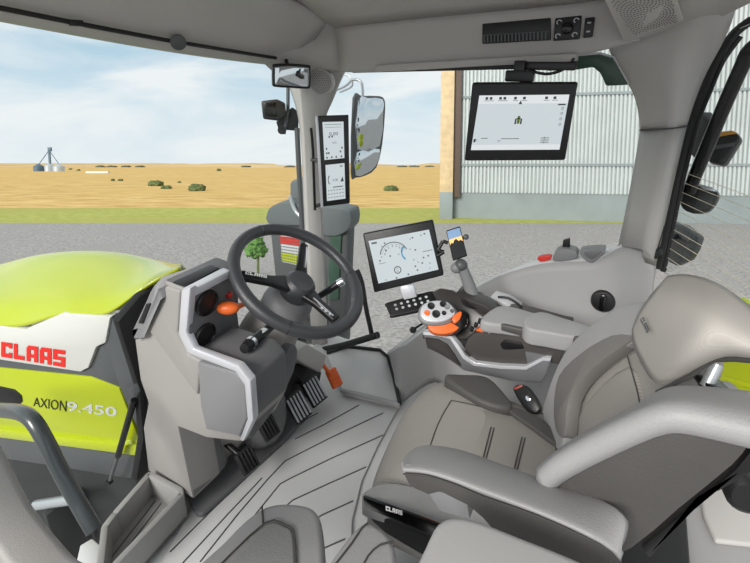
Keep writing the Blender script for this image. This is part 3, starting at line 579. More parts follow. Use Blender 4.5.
# ------------------------------------------------------------------ driver seat
ds = thing('driver_seat', 'grey fabric and leather driver seat with tall backrest on the cab floor', 'seat', (-.1, .84, 0))
ZS = .5
cush = [(438,371),(420,386),(399,408),(383,442),(370,470),(365,486)]
fr = [PZ(x, y, ZS-.02) for x, y in cush]
rows = []
for k, p in enumerate(fr):
    y = p.y; xs = [p.x+.012, p.x, p.x+.03, p.x+.1, p.x+.2, -.1, .06]
    zs = [ZS-.11, ZS-.035, ZS-.005, ZS+.012, ZS+.012, ZS, ZS-.005]; e = .018 if k == 0 else .035 if k == 5 else 0
    rows.append([V((x, y, z-e)) for x, z in zip(xs, zs)])
rows = [[V((p.x, p.y+.015, p.z-.1)) for p in rows[0]]]+rows+[[V((p.x, p.y-.012, p.z-.1)) for p in rows[-1]]]
patch('cushion', rows, 'fabx', ds, .02, -1, 2)
for a_ in (((429,449),(438,424),(449,404),(455,401),(490,409)),): tube('seam', [PZ(x, y, ZS+.011) for x, y in a_], .0013, 'stitch', ds, 6, sm=3)
for a_ in (((481,466),(491,427)), ((484,466),(494,428)), ((513,474),(522,437)), ((516,474),(525,438))): tube('seam', [PZ(x, y, ZS+.011) for x, y in a_], .0014, 'stitch', ds, 6)
slab('centre_panel', smooth([PZ(x, y, ZS+.0095) for x, y in ((432,452),(440,424),(452,404),(490,411),(530,422),(556,445),(540,480),(470,470))], 2), (0,0,-.012), 'fabb', ds, .003)
slab('far_bolster', smooth([PZ(x, y, ZS+.03) for x, y in ((443,374),(466,373),(486,375),(500,386),(514,406),(490,404),(466,392))], 3), (0,0,-.05), 'leatherdk', ds, .016, 4)
slab('rear_bolster', smooth([PZ(x, y, ZS+.02) for x, y in ((508,409),(520,408),(540,418),(562,436),(560,446),(534,428))], 3), (0,0,-.04), 'leatherdk', ds, .012, 4)
nb = [PZ(x, y, .512) for x, y in ((362,494),(372,487),(386,483),(412,486),(470,500),(520,520),(520,545),(440,527),(392,507),(366,499))]
slab('near_bolster', smooth(nb, 2), (0,0,-.05), 'leather', ds, .014, 4)
ny = nb[9].y-.002
tq = [PY(x, y, ny) for x, y in ((362,497),(395,509),(432,523),(480,542),(480,556),(430,537),(392,520),(364,508))]
slab('side_trim', tq, (0,.008,0), 'gloss', ds, .004)
Q = Quad(PY(386,505.5,ny-.001), PY(403,510.5,ny-.001), PY(403,515,ny-.001), PY(386,510,ny-.001)); bm = bmesh.new(); q_logo(bm, Q, h=.001); flat('lettering', bm, 'white_text', ds)
slab('base_side', [PY(x, y, ny+.01) for x, y in ((365,507),(392,519),(430,536),(500,562),(500,590),(420,556),(385,535),(370,522))], (0,.03,0), 'softblack', ds, .01, 3)
box('suspension', (-.02, .84, .2), (.5, .38, .36), 'softblack', ds, b=.02); box('pedestal', (-.0, .84, .03), (.56, .42, .05), 'black', ds, b=.01)
# backrest: leans back
BK = Pl((0, .92, .55), (-.9, -.42, .15))
BKn = -BK.n
slab('far_side_bolster', smooth([BK(x, y, .05) for x, y in ((542,413),(546,395),(558,363),(575,338),(611,310),(641,301),(662,300),(650,325),(636,340),(612,352),(580,376),(566,400),(562,450),(550,440))], 3), BKn*.11, 'leather', ds, .03, 6)
slab('far_side_insert', smooth([BK(x, y, .052) for x, y in ((556,432),(553,409),(558,376),(580,353),(611,335),(634,337),(616,350),(584,376),(568,402),(564,436))], 3), BKn*.03, 'insert', ds, .004)
slab('backrest', smooth([BK(x, y, .015) for x, y in ((557,460),(559,425),(577,390),(609,362),(630,348),(655,337),(688,342),(690,372),(662,398),(655,440),(600,500))], 3), BKn*.05, 'fabx', ds, .035, 6)
slab('backrest_panel', smooth([BK(x, y, .022) for x, y in ((570,470),(573,428),(590,396),(626,366),(640,395),(644,425),(600,470))], 3), BKn*.03, 'fabb', ds, .008, 3)
tube('seam', [BK(x, y, .024) for x, y in ((626,352),(632,372),(638,394),(641,412))], .0014, 'stitch', ds, 6)
slab('near_side_bolster', smooth([BK(x, y, .03) for x, y in ((655,400),(676,384),(690,376),(700,378),(712,395),(716,420),(690,430),(655,420))], 3), BKn*.05, 'leather', ds, .02, 5)
# headrest: wide wing with a ridge
def hb(x, y, off): return BK(x, y, off)
cols_ = [[(632,329,.06),(636,317,.075),(645,301,.085),(658,286,.07),(667,276,.02)],
         [(631,343,.07),(650,328,.095),(664,308,.105),(676,290,.09),(681,273,.02)],
         [(643,368,.07),(664,348,.105),(682,322,.115),(694,297,.10),(702,276,.02)],
         [(657,391,.07),(676,366,.11),(696,338,.125),(712,306,.11),(725,286,.03)],
         [(692,374,.07),(703,360,.10),(717,340,.11),(729,322,.10),(744,301,.03)],
         [(714,359,.06),(726,354,.08),(738,345,.09),(747,334,.08),(764,316,.03)],
         [(762,361,.05),(768,358,.06),(775,353,.06),(780,347,.05),(800,335,.03)]]
patch('headrest', [[hb(*p) for p in c] for c in cols_], 'fabh', ds, .04, -1, 2)
tube('headrest_seam', [hb(x, y, .074) for x, y in ((657,392),(692,375),(714,360),(755,361))], .003, 'stitch', ds, 6, sm=2)
po = slab('headrest_socket', [BK(x, y, .035) for x, y in ((692,376),(697,374),(708,384),(717,388),(715,391),(700,389))], BKn*.03, 'gloss', ds, .003); tube('headrest_post', [BK(706,387,.03), BK(717,364,.02)], .008, 'steel', ds, 12)
Q = Quad(hb(644,317,.093), hb(651,331,.1), hb(647.5,334,.1), hb(640.5,320,.093)); bm = bmesh.new(); q_logo(bm, Q, h=.001); flat('headrest_lettering', bm, 'ink', ds)
# near armrest
S_ = [(403.5,471),(411,471.5),(427,473),(455,482),(483,494),(537,513),(600,542),(621,561)]
Tt = [(401,464),(408,450),(424,443),(455,447),(480,455),(537,477),(600,496),(621,510)]
sl_ = [PY(x, y, .45) for x, y in S_]; tl_ = [PY(x, y, .545 if 0 < i < 7 else .5) for i, (x, y) in enumerate(Tt)]
patch('armrest_pad', [[p+V((0,.012,-.02)) for p in sl_], sl_, [a.lerp(b, .08)+V((0,0,.006)) for a, b in zip(sl_, tl_)], [a.lerp(b, .5)+V((0,0,.01)) for a, b in zip(sl_, tl_)], [a.lerp(b, .88)+V((0,0,.006)) for a, b in zip(sl_, tl_)], tl_, [p+V((0,.008,-.03)) for p in tl_]], 'leather', ds, .01, 0, 2)
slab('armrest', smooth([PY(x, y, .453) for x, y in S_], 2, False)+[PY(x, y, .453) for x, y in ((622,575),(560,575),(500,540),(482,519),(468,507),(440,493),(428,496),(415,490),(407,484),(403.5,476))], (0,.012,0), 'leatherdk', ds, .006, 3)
tube('armrest_seam', [PY(x, y+3, .4495) for x, y in S_], .0012, 'stitch', ds, 6, sm=3)
slab('armrest_bracket', [PY(x, y, .48) for x, y in ((428,494),(433,488),(466,500),(468,508),(470,520),(440,512))], (0,.03,0), 'panelgrey', ds, .003)
# big padded side panel
pt = [(546,482),(560,470),(600,448),(640,429),(658,422),(672,419),(700,424),(760,437),(748,448),(733,466),(680,509),(632,549),(600,556),(570,520)]
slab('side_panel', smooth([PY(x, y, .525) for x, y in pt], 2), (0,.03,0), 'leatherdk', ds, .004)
tp_ = [(543,482),(557,468),(600,445),(640,426),(658,419.5),(674,416.5),(702,421.5),(762,435)]
tf = [(541,477),(550,466),(584,442),(620,425),(645,412),(664,398),(684,392),(764,402)]
lo = [PY(x, y, .521) for x, y in tp_]; lo2 = [PY(x, y+5, .53) for x, y in tp_]; hi = [PY(x, y, .6) for x, y in tf]; mid = [a.lerp(b, .45)+V((0,0,.006)) for a, b in zip(lo, hi)]
patch('side_panel_pad', [lo2, lo, [a+V((0,.004,.003)) for a in lo], [a.lerp(b, .15)+V((0,0,.007)) for a, b in zip(lo, hi)], mid, [a.lerp(b, .9)+V((0,0,.002)) for a, b in zip(lo, hi)], hi, [p-V((0,-.01,.04)) for p in hi]], 'leather', ds, .012, -1, 2)
tube('side_panel_seam', [PY(x, y+1, .519) for x, y in tp_], .0014, 'stitch', ds, 6)
slab('side_panel_bracket', [PY(x, y, .54) for x, y in ((640,548),(690,508),(735,470),(755,446),(760,470),(720,492),(700,500),(650,560))], (0,.03,0), 'black', ds, .004)
lathe('adjuster_knob', PY(745,492,.56), (.1,-1,.2), [(.022,-.02),(.022,.006),(.016,.012)], 'black', ds, 18)
# belt buckle
bk = thing('belt_buckle', 'black seat belt buckle with red release beside the far seat bolster', 'buckle', PZ(525,400,.45))
bp = Pl(PZ(525,395,.52), (-.3,-.7,.6)); slab('body', smooth([bp(x, y) for x, y in ((512,388),(522,384),(530,390),(540,408),(532,414),(522,406))], 2), bp.n*-.025, 'black', bk, .005)
slab('release_button', [bp(x, y, .002) for x, y in ((513,388),(521,384),(523,386),(515,390))], bp.n*-.012, 'darkred', bk, .002); slab('latch_plate', [bp(x, y, .003) for x, y in ((524,397),(528,395),(531,399),(527,402))], bp.n*-.006, 'chrome', bk, .001)
tube('stem', [bp(530,410,-.015), PZ(545,420,.35)], .012, 'belt', bk, 8)
# passenger seat, folded, at the near edge
pas = thing('passenger_seat', 'grey leather passenger seat folded low at the near edge of the floor', 'seat', (-.42, .36, 0))
ZP = .6
of = smooth([PZ(x, y, ZP) for x, y in ((190,572),(222,541),(244,519),(264,505),(283,501),(305,503),(317,510),(323,528),(326,575),(322,640),(150,640))], 3)
slab('backrest', of, (0,0,-.1), 'leather', pas, .025, 6)
slab('backrest_insert', smooth([PZ(x, y, ZP+.003) for x, y in ((215,570),(265,523),(286,525),(294,534),(296,575),(294,630),(190,630))], 3), (0,0,-.02), 'perf', pas, .006, 3)
tube('seam', [PZ(x, y, ZP+.001) for x, y in ((262,506),(263,523))], .0016, 'stitch', pas, 6)
tube('seam', smooth([PZ(x, y, ZP+.003) for x, y in ((215,570),(265,523),(286,525),(294,534),(296,575))], 3, False), .0016, 'stitch', pas, 6)
slab('cushion', smooth([PZ(x, y, .62) for x, y in ((322,575),(340,546),(358,525),(370,521),(386,531),(395,546),(397,575),(390,640),(300,640))], 3), (0,0,-.1), 'leather', pas, .03, 6)
tube('seam', [PZ(x, y, .6205) for x, y in ((334,566),(352,543),(362,528),(368,523))], .0016, 'stitch', pas, 6, sm=2); tube('seam', [PZ(x, y, .6205) for x, y in ((394,542),(380,545),(368,556),(360,572))], .0016, 'stitch', pas, 6, sm=2)
box('seat_base', (-.4, .33, .26), (.24, .2, .5), 'softblack', pas, b=.02)
# light plastic panel at the bottom edge
bn = thing('storage_bin', 'light grey plastic bin top at the near edge below the seat armrest', 'bin', (0, .25, 0))
lid = smooth([PZ(x, y, .84) for x, y in ((405,585),(425,545),(434,526),(443,517),(456,514),(478,518),(520,534),(590,562),(640,590))], 2, False)+[PZ(640,660,.84), PZ(400,660,.84)]
slab('lid', lid, (0,0,-.03), 'boxgrey', bn, .01, 4)
box('body', (-.03, .25, .4), (.14, .14, .79), 'boxgrey', bn, b=.02)
# wheel arch behind the seat
wa = struct(slab('wall_rear', [V((.17, .62, .3)), V((.17, 1.3, .3)), V((.9, 1.3, .3)), V((.9, .3, .3)), V((.35, .3, .3))], (0,0,-.3), 'wall', None, .03, 4))
struct(slab('trim_15', [PZ(x, y, .315) for x, y in ((700,490),(760,478),(760,545),(716,540),(704,515))], (0,0,-.015), 'trimgrey', None, .006, 3))
# ------------------------------------------------------------------ dashboard console
dc = thing('dash_console', 'grey dashboard console beside the steering column with round vents and silver edge', 'dashboard', (-1.0, .7, 0))
YD = .6
def dl(ps, off=0): return [PY(x, y, YD+off) for x, y in ps]
def two_tone(o):                                # the faces turned to the driver are moulded in darker plastic
    o.data.materials.append(M['dashdark'])
    for p in o.data.polygons:
        if p.normal.dot(V((.8, 0, .6))) > .45: p.material_index = 1
up_ = [(133,332),(150,291),(165,280),(187,289),(191,338),(135,336)]
two_tone(slab('upper_body', dl(up_), (0,.16,0), 'dash', dc, .006, 2))
lw = [(133.5,333),(189,334),(192,350),(237,367),(249,381),(252,420),(241,442),(206,438),(178,427),(193,499),(148,471),(143,428),(148,403),(140,380)]
two_tone(slab('lower_body', dl(lw, .0015), (0,.13,0), 'dash', dc, .006, 2))
slab('knee_panel', smooth([PX(x, y, -.71) for x, y in ((250,384),(256,371),(263,376),(271,377),(280,368),(286,354),(293,345),(298,350),(294,372),(280,400),(264,424),(246,441))], 2), (-.03,0,0), 'dashdark', dc, .005, 2)
slab('foot', [PY(178,427,.597), PY(208,438,.70), PY(238,443,.78), PY(224,462,.78), PY(212,474,.75), PY(193,499,.602)], (.0,.1,.0), 'dash', dc, .004, 2)
slab('side_shell', dl([(148,330),(153,297),(166,286),(180,291),(177,332),(187,355),(210,366),(199,374),(197,396)], -.006), (0,.02,0), 'dash', dc, .006, 3)
slab('pocket_door', dl([(197,362),(236,373),(245,385),(247,418),(239,437),(206,430),(200,405)], -.012), (0,.02,0), 'panelgrey', dc, .006, 3)
outer = [(190,288),(186,333),(193,349),(238,366),(250,381),(253,420),(243,442)]; inner = [(181,290),(178,334),(187,354),(235,372),(244,385),(247,419),(239,440)]
slab('silver_trim', dl(outer+inner[::-1], -.014), (0,.02,0), 'silver', dc, .004, 2)
# vent strip along the top
vs = [PY(132,331,.585), PY(153,286,.585), PY(163,277,.6), PY(210,261,.76), PY(215,263,.76), PY(168,284,.6), PY(160,289,.585), PY(143,329,.585)]
slab('vent_strip', vs, (.0,.0,-.03), 'panelgrey', dc, .004)
slab('strip_slot', [PY(x, y, .580) for x, y in ((138,323),(146,304),(150,304),(142,324))], (0,.01,0), 'black', dc, .001)
D_, F_, C_ = PY(187,289,.6), PY(192,350,.6), PY(165,280,.6)
TP = Pl(D_, (C_-D_).cross(V((0,1,0)))); TP = TP if TP.n.z > 0 else Pl(D_, -TP.n)
slab('top_recess', [TP(x, y, .003) for x, y in ((173,281.5),(211,264.5),(219,268),(186,286))], -TP.n*.02, 'black', dc, .001)
slab('top_frame', [TP(x, y, .006) for x, y in ((183,288),(189,291.5),(231,270),(223,267.5))], -TP.n*.02, 'silver', dc, .002)
CP = Pl(D_, (F_-D_).cross(V((0,1,0)))); CP = CP if CP.n.x > 0 else Pl(D_, -CP.n)
slab('control_face', [CP(x, y, .006) for x, y in ((191,293),(227,272),(236,300),(240,332),(196,348),(189,333))], CP.n*-.02, 'dashdark', dc, .003)
for x, y, r in ((207,303,.034),(205,335,.032)):
    c_ = CP(x, y, .008); v_ = lathe('round_vent', c_, CP.n, [(r,-.01),(r,.003),(r*.9,.007),(r*.82,.002)], 'black', dc); a_, b_, n_ = frame(CP.n)
    bm = bmesh.new(); lathe_bm(bm, c_+n_*.003, n_, [(r*.75,0),(r*.7,.008),(r*.4,.013)], 24); fin('vent_core', bm, 'softblack', v_); box('vent_fin', c_+n_*.016, (r*.3, r*1.4, .016), 'panelgrey', v_, ((a_*.9+b_*.43).normalized(), (b_*.9-a_*.43).normalized(), n_), .003)
lathe('red_button', CP(229,295,.007), CP.n, [(.009,-.002),(.009,.004),(.006,.007),(.001,.008)], 'red', dc, 16)
blob('orange_lever', CP(228,308,.035), .02, 'orange', dc, (1.5,.9,.85), 0, (RT, FH, UP)); tube('lever_stem', [CP(236,307,.028), CP(247,303,.012)], [.009,.006], 'orange', dc, 10)
# ------------------------------------------------------------------ steering column and wheel
WC = V((-.763, .885, .757)); th, phi = .115, math.radians(57.1)
WN = V((math.cos(phi)*math.cos(th), math.cos(phi)*math.sin(th), math.sin(phi))); WA = V((-math.sin(th), math.cos(th), 0)); WB = WN.cross(WA)
if WB.z < 0: WB = -WB
WP = Pl(WC, WN); RR = .188
sw = thing('steering_wheel', 'dark grey four spoke steering wheel with chrome accents', 'steering wheel', WC)
tube('rim', [WC+(WA*math.cos(t*math.pi/36)+WB*math.sin(t*math.pi/36))*RR for t in range(72)], .017, 'rim', sw, 16, True)
for ang in (math.atan2((WP(258,228)-WC).dot(WB), (WP(258,228)-WC).dot(WA)), math.atan2((WP(289,325)-WC).dot(WB), (WP(289,325)-WC).dot(WA)), math.atan2((WP(355,275)-WC).dot(WB), (WP(355,275)-WC).dot(WA))):
    c_ = WC+(WA*math.cos(ang)+WB*math.sin(ang))*RR; t_ = (WB*math.cos(ang)-WA*math.sin(ang)); bm = bmesh.new(); e1, e2, e3 = frame(t_)
    tube_bm(bm, [c_+(e1*math.cos(q*.314)+e2*math.sin(q*.314))*.0168 for q in range(20)], .0012, 5, True); fin('rim_seam', bm, 'black', sw)
hc = WP(300,284,-.028)
lathe('hub', hc, WN, [(.045,-.05),(.052,-.02),(.046,.006),(.036,.016),(.018,.011),(.001,.009)], 'rim', sw, 32)
def spoke(px, w0, w1, m='black'):
    e = WP(px[0], px[1], -.004); s_ = hc+(e-hc).normalized()*.03; d = (e-s_).normalized(); sd = WN.cross(d)
    pts = [s_+sd*w0, s_.lerp(e, .4)+sd*w1*1.1, e+sd*w1, e-sd*w1, s_.lerp(e, .4)-sd*w1*1.1, s_-sd*w0]
    return slab('spoke', pts, WN*-.02, m, sw, .006, 3), s_, e, sd
for px, w0, w1, ch in (((242,273),.03,.014,0), ((305,243),.022,.013,1), ((338,318),.03,.015,1), ((352,300),.016,.008,0)):
    if ch == 0 and px[0] > 300: continue
    o, s_, e, sd = spoke(px, w0, w1)
    if ch: slab('spoke_accent', [s_.lerp(e, .25)+WN*.002-sd*.004, s_.lerp(e, .9)+WN*.002-sd*.003, s_.lerp(e, .9)+WN*.002-sd*.011, s_.lerp(e, .25)+WN*.002-sd*.012], WN*-.006, 'chrome', sw, .002)
Q = Quad(WP(245,272,.001), WP(267,276,-.006), WP(266.5,279,-.006), WP(244.5,275,.001)); bm = bmesh.new(); q_logo(bm, Q, h=.004); flat('lettering', bm, 'white_text', sw)
for x, y in ((322,308),(326,311),(330,314)): lathe('spoke_button', WP(x, y, -.002), WN, [(.004,0),(.004,.003),(.002,.004)], 'key', sw, 10)
sc = thing('steering_column', 'grey steering column shroud with black stalks under the wheel', 'steering column', (-.95, .88, 0))
def ringc(c, n, ra, rb, k=12):
    a_, b_, n_ = frame(n); return [V(c)+a_*ra*math.cos(2*math.pi*i/k)+b_*rb*math.sin(2*math.pi*i/k) for i in range(k)]
ax_ = WN
loft('upper_shroud', [ringc(hc-ax_*.03, ax_, .04, .04), ringc(hc-ax_*.05, ax_, .075, .07), ringc(hc-ax_*.09, ax_, .085, .08), ringc(hc-ax_*.12, ax_, .08, .075), ringc(hc-ax_*.13, ax_, .07, .065)], 'panelgrey', sc, 2)
loft('lower_shroud', [ringc(V((-.86,.86,.62)), (.3,0,1), .09, .09), ringc(V((-.92,.9,.45)), (.2,0,1), .11, .1), ringc(V((-1.0,.93,.2)), (0,0,1), .12, .1), ringc(V((-1.04,.94,.0)), (0,0,1), .13, .1)], 'dashdark', sc, 2)
loft('column_tube', [ringc(hc-ax_*.1, ax_, .06, .06), ringc(hc-ax_*.16, ax_, .095, .09), ringc(hc-ax_*.26, ax_, .1, .095), ringc(hc-ax_*.36, ax_, .09, .09), ringc(hc-ax_*.38, ax_, .06, .06)], 'dash', sc, 2)
slab('pedal_housing', [PX(x, y, -.99) for x, y in ((272,385),(300,365),(322,372),(318,392),(296,404),(270,430),(258,440),(256,415))], (-.06,0,0), 'softblack', sc, .006)
lg = WP(262,268,-.06); 
def stalk(a_, b_, knobc): 
    tube('stalk', [a_, b_], [.011,.014], 'black', sc, 12); d = (V(b_)-V(a_)).normalized(); tube('stalk_collar', [V(b_)-d*.004, V(b_)+d*.008], .0165, 'chrome', sc, 14); tube('stalk_end', [V(b_)+d*.008, V(b_)+d*.034], [.016,.012], 'black', sc, 12)
    bm = bmesh.new(); box_bm(bm, V(a_).lerp(V(b_), .55)+V((.006,-.004,.012)), (.016,.02,.004), None, .001, 1); fin('stalk_key', bm, 'key', sc)
stalk(PX(276,322,-.79), PX(251,343,-.75), 0)
tube('stalk', [PY(318,297,.99), PY(338,284,1.03)], [.01,.012], 'black', sc, 12); tube('stalk_end', [PY(338,284,1.03), PY(343,281,1.04)], .013, 'chrome', sc, 12)
slab('right_guard', [PX(x, y, -.93) for x, y in ((296,351),(308,344),(327,355),(325,366),(320,373),(308,366),(299,360))], (-.1,0,0), 'trimgrey', sc, .008, 3)
# pedals
def pedal(label, px, m, w, h, n=(.75,-.1,.65), name='foot_pedal', cat='pedal', grp=None):
    c = PX(px[0], px[1], -.91); t = thing(name, label, cat, (c.x, c.y, 0)); a_, b_, n_ = frame(n)
    box('pad', c, (w, h, .014), m, t, (a_, b_, n_), .004); bm = bmesh.new()
    for k in range(5): box_bm(bm, c+a_*w*(k/5-.4)+n_*.008, (w*.09, h*.86, .006), (a_, b_, n_), .001, 1)
    fin('tread', bm, 'steel' if m == 'black' else m, t); tube('lever', [c-n_*.008, c-n_*.05+V((-.08,0,.05)), V((-1.05, c.y, .18))], .011, 'black', t, 8); return t
pedal('ribbed brake pedal under the steering wheel, farther right of the pair', (314,391), 'black', .075, .1)
pedal('ribbed brake pedal under the steering wheel, next to the dark footrest pedal', (298,407), 'black', .075, .1)
pedal('dark clutch pedal in shadow between brake pedals and console foot', (268,427), 'softblack', .06, .075)
pedal('lowest black pedal nearest the storage tray', (247,460), 'softblack', .06, .07)
ap = thing('accelerator_pedal', 'orange accelerator pedal below the grey guard', 'pedal', (-.93, 1.2, 0)); c = PX(334,378,-.9); a_, b_, n_ = frame((.7,-.2,.65)); box('pad', c, (.05,.075,.016), 'orange', ap, (a_, b_, n_), .006)
bm = bmesh.new(); [box_bm(bm, c+b_*(.075*(k/5-.4))+n_*.009, (.044,.006,.006), (a_, b_, n_), .001, 1) for k in range(5)]; fin('tread', bm, 'orange', ap); tube('lever', [c-n_*.006, PX(324,366,-.93), PX(322,360,-.97)], .008, 'orange', ap, 8)
# kick plate under the pedals
struct(slab('trim_16', [PZ(196,512,.03), PZ(202,513,.03), PZ(250,470,.03), PZ(282,441,.03), PZ(308,412,.03), V((-1.15,1.25,.03)), V((-1.15,.66,.03)), PZ(190,502,.03)], (0,0,-.03), 'dashdark', None, .006))
# storage tray
ty = thing('storage_tray', 'open grey storage tray on the floor beside the console foot', 'tray', PZ(130,520,0))
rimp = [(95,575),(101,526),(112,512),(147,472),(152,471),(183,487),(184,494),(116,566),(110,580)]; R_ = [PZ(x, y, .11) for x, y in rimp]; cen = sum(R_, V())/len(R_)
bm = bmesh.new()
for i in range(len(R_)-2):
    a_, b_ = R_[i], R_[i+1]; d = V((a_.y-b_.y, b_.x-a_.x, 0)); d.normalize()
    if d.dot(cen-a_) < 0: d = -d
    add_slab(bm, [a_, b_, b_+d*.018, a_+d*.018], (0,0,-.1))
bmesh.ops.recalc_face_normals(bm, faces=bm.faces[:]); bev(bm, .004, 2); fin('wall', bm, 'tray', ty)
slab('tray_floor', [V((p.x, p.y, .03)) for p in R_], (0,0,-.02), 'tray', ty, .003)
bm = bmesh.new()
for k in range(4): a_ = R_[3].lerp(R_[5], .3+k*.16)+V((0,-.02,0)); b_ = a_+(R_[1]-R_[3])*1.0; tube_bm(bm, [V((a_.x, a_.y, .031)), V((b_.x, b_.y, .031))], .0016, 5)
fin('tray_groove', bm, 'groove', ty)
# ------------------------------------------------------------------ bonnet seen through the windscreen
HPn = V((.24, -.97, 0)).normalized(); HP = Pl((-1.27, .65, 0), HPn)
hd_ = thing('tractor_bonnet', 'lime yellow tractor bonnet with white side panel and red lettering, outside the windscreen', 'bonnet', V((-1.7, 1, -.6)))
e0 = [(-40,324),(0,326),(25,329),(62,313),(84,315),(110,317),(130,300),(150,286),(166,277),(181,270)]
e1 = [(-40,303),(0,304),(25,303),(62,299),(84,299),(110,299),(128,291),(148,281),(165,274),(181,269)]
e2 = [(-40,270),(0,264),(28,254),(62,250),(90,249),(118,251),(140,256),(158,261),(170,265),(182,268)]
def at_y(ps, ys): return [PY(x, y, q) for (x, y), q in zip(ps, ys)]
p0 = [HP(x, y) for x, y in e0]; p0 = p0[:6]+[HP(x, y, -.03*(i+1)) for i, (x, y) in enumerate(e0[6:])]
p1 = [HP(x, y, -.05-.02*max(0, i-5)) for i, (x, y) in enumerate(e1)]
p2 = [HP(x, y, -.36) for x, y in e2]
p3 = [p+V((-.03,.06,-.08)) for p in p2]; p4 = [p+V((-.05,.1,-.35)) for p in p2]
patch('top_panel', [p0, [a.lerp(b, .5) for a, b in zip(p0, p1)], p1, [a.lerp(b, .35)+V((0,0,.008)) for a, b in zip(p1, p2)], [a.lerp(b, .7)+V((0,0,.008)) for a, b in zip(p1, p2)], p2, p3, p4], 'yellow', hd_, .01, -1, 2)
def hs(name, ps, m, off=0, th=.03, b=.004): return slab(name, [HP(x, y, off) for x, y in ps], -HPn*th, m, hd_, b, 2)
hs('lower_side', [(-40,362),(0,368),(90,377),(119,388),(139,440),(135,456),(60,444),(0,438),(-40,434)], 'yellow', .005)
hs('lower_lip', [(-40,424),(0,430),(60,438),(136,446),(136,456),(60,446),(0,438),(-40,432)], 'yellow', .016)
hs('grey_band', [(-40,352),(0,358),(84,371),(90,366),(97,348),(106,343),(122,388),(60,382),(0,373),(-40,367)], 'darkgrey', .0)
hs('white_panel', [(-40,326),(0,326.5),(25,329.5),(62,313.5),(110,317.5),(105,343),(96,347),(88,368),(80,372),(0,360),(-40,354)], 'white', .012)
hs('rear_edge', [(110,317),(120,322),(140,388),(142,440),(120,388),(104,344)], 'darkgrey', .004)
Q = Quad(*[HP(x, y, .0125) for x, y in ((1.5,341.5),(67,350.5),(67,367.5),(1.5,356.5))]); bm = bmesh.new(); q_logo(bm, Q); flat('brand_lettering', bm, 'logored', hd_)
Q = Quad(*[HP(x, y, .0055) for x, y in ((33.5,397),(67,401),(66.5,411.5),(33.5,406))]); bm = bmesh.new(); q_text(bm, Q, 'AXION', 0, 0, 1, 1); flat('model_lettering', bm, 'black_text', hd_)
Q = Quad(*[HP(x, y, .0055) for x, y in ((67.5,401),(116.5,407),(116.5,416.5),(67,410.5))]); bm = bmesh.new(); q_text(bm, Q, '9.450', 0.01, 0, 1, 1)
for du in (-.006,.006): q_text(bm, Q, '9.450', .01+du, .03, 1+du, .97, .0014)
flat('model_number', bm, 'white_text', hd_)
hs('air_intake', smooth([V((x, y, 0)) for x, y in ((-40,382),(0,387),(16,391),(22,398),(20,405),(0,406),(-40,402))], 2) and [(-40,382),(0,387),(14,390),(21,396),(22,402),(18,406),(0,405),(-40,402)], 'black', .009, .02)
hs('chassis', [(-60,434),(60,446),(139,458),(142,470),(128,505),(60,600),(-60,600)], 'chassis', -.02, .3, .01)
hs('frame_rail', [(-60,430),(60,446),(142,458),(130,480),(60,468),(-60,450)], 'darkgrey', -.005, .2, .01)
struct(slab('wall_front', [V((-1.27, .69, -.4)), V((-1.27, 1.5, -.4)), V((-1.27, 1.5, .02)), V((-1.27, 1.05, .3)), V((-1.27, .8, .62)), V((-1.27, .69, .62))], (-.02,0,0), 'softblack', None, .004))
struct(slab('trim_17', [PX(x, y, -1.22) for x, y in ((118,322),(140,296),(155,286),(160,292),(146,330),(148,400),(150,470),(136,482),(143,440),(139,388))], (-.03,0,0), 'softblack', None, .004))
gs = thing('gas_strut', 'thin black gas strut running down beside the bonnet', 'strut', HP(110,482,.03)); tube('cylinder', [HP(134,400,.04), HP(118,456,.04)], .010, 'black', gs, 10); tube('rod', [HP(118,456,.04), HP(110,480,.04)], .006, 'darkgrey', gs, 8); lathe('end_eye', HP(109,482,.04), HPn, [(.011,-.008),(.011,.008)], 'black', gs, 12)
hb_ = slab('latch_block', [HP(x, y, .03) for x, y in ((128,390),(137,382),(140,392),(133,404))], -HPn*.03, 'darkgrey', gs, .003)
# entry side: grab bar, door post, steps
gh = thing('entry_grab_bar', 'thick grey-green grab bar curving down at the entrance on the near left', 'grab bar', PY(92,525,.33)); tube('bar', [PY(x, y, .33) for x, y in ((-40,408),(0,410),(22,413),(34,422),(46,442),(62,474),(80,506),(94,530))], .0175, 'tube', gh, 16, sm=4)
rg = thing('entry_step', 'silver step rung outside the entrance beneath the grab bar', 'step', PY(55,500,.45)); tube('rung', [PY(36,505,.45), PY(75,499,.5)], .018, 'steel', rg, 12); box('side_plate', PY(70,530,.5), (.03,.12,.3), 'chassis', rg, b=.005)
struct(slab('wall_left', smooth([PY(x, y, .12) for x, y in ((-30,400),(0,441),(14,468),(34,505),(62,540),(78,556),(92,563),(140,600),(-40,600))], 2), (0,-.04,0), 'dash', None, .008, 3))
struct(slab('trim_18', [PZ(x, y, .02) for x, y in ((76,563),(80,545),(92,538),(100,545),(96,575),(80,580))], (0,0,-.03), 'sill', None, .004))
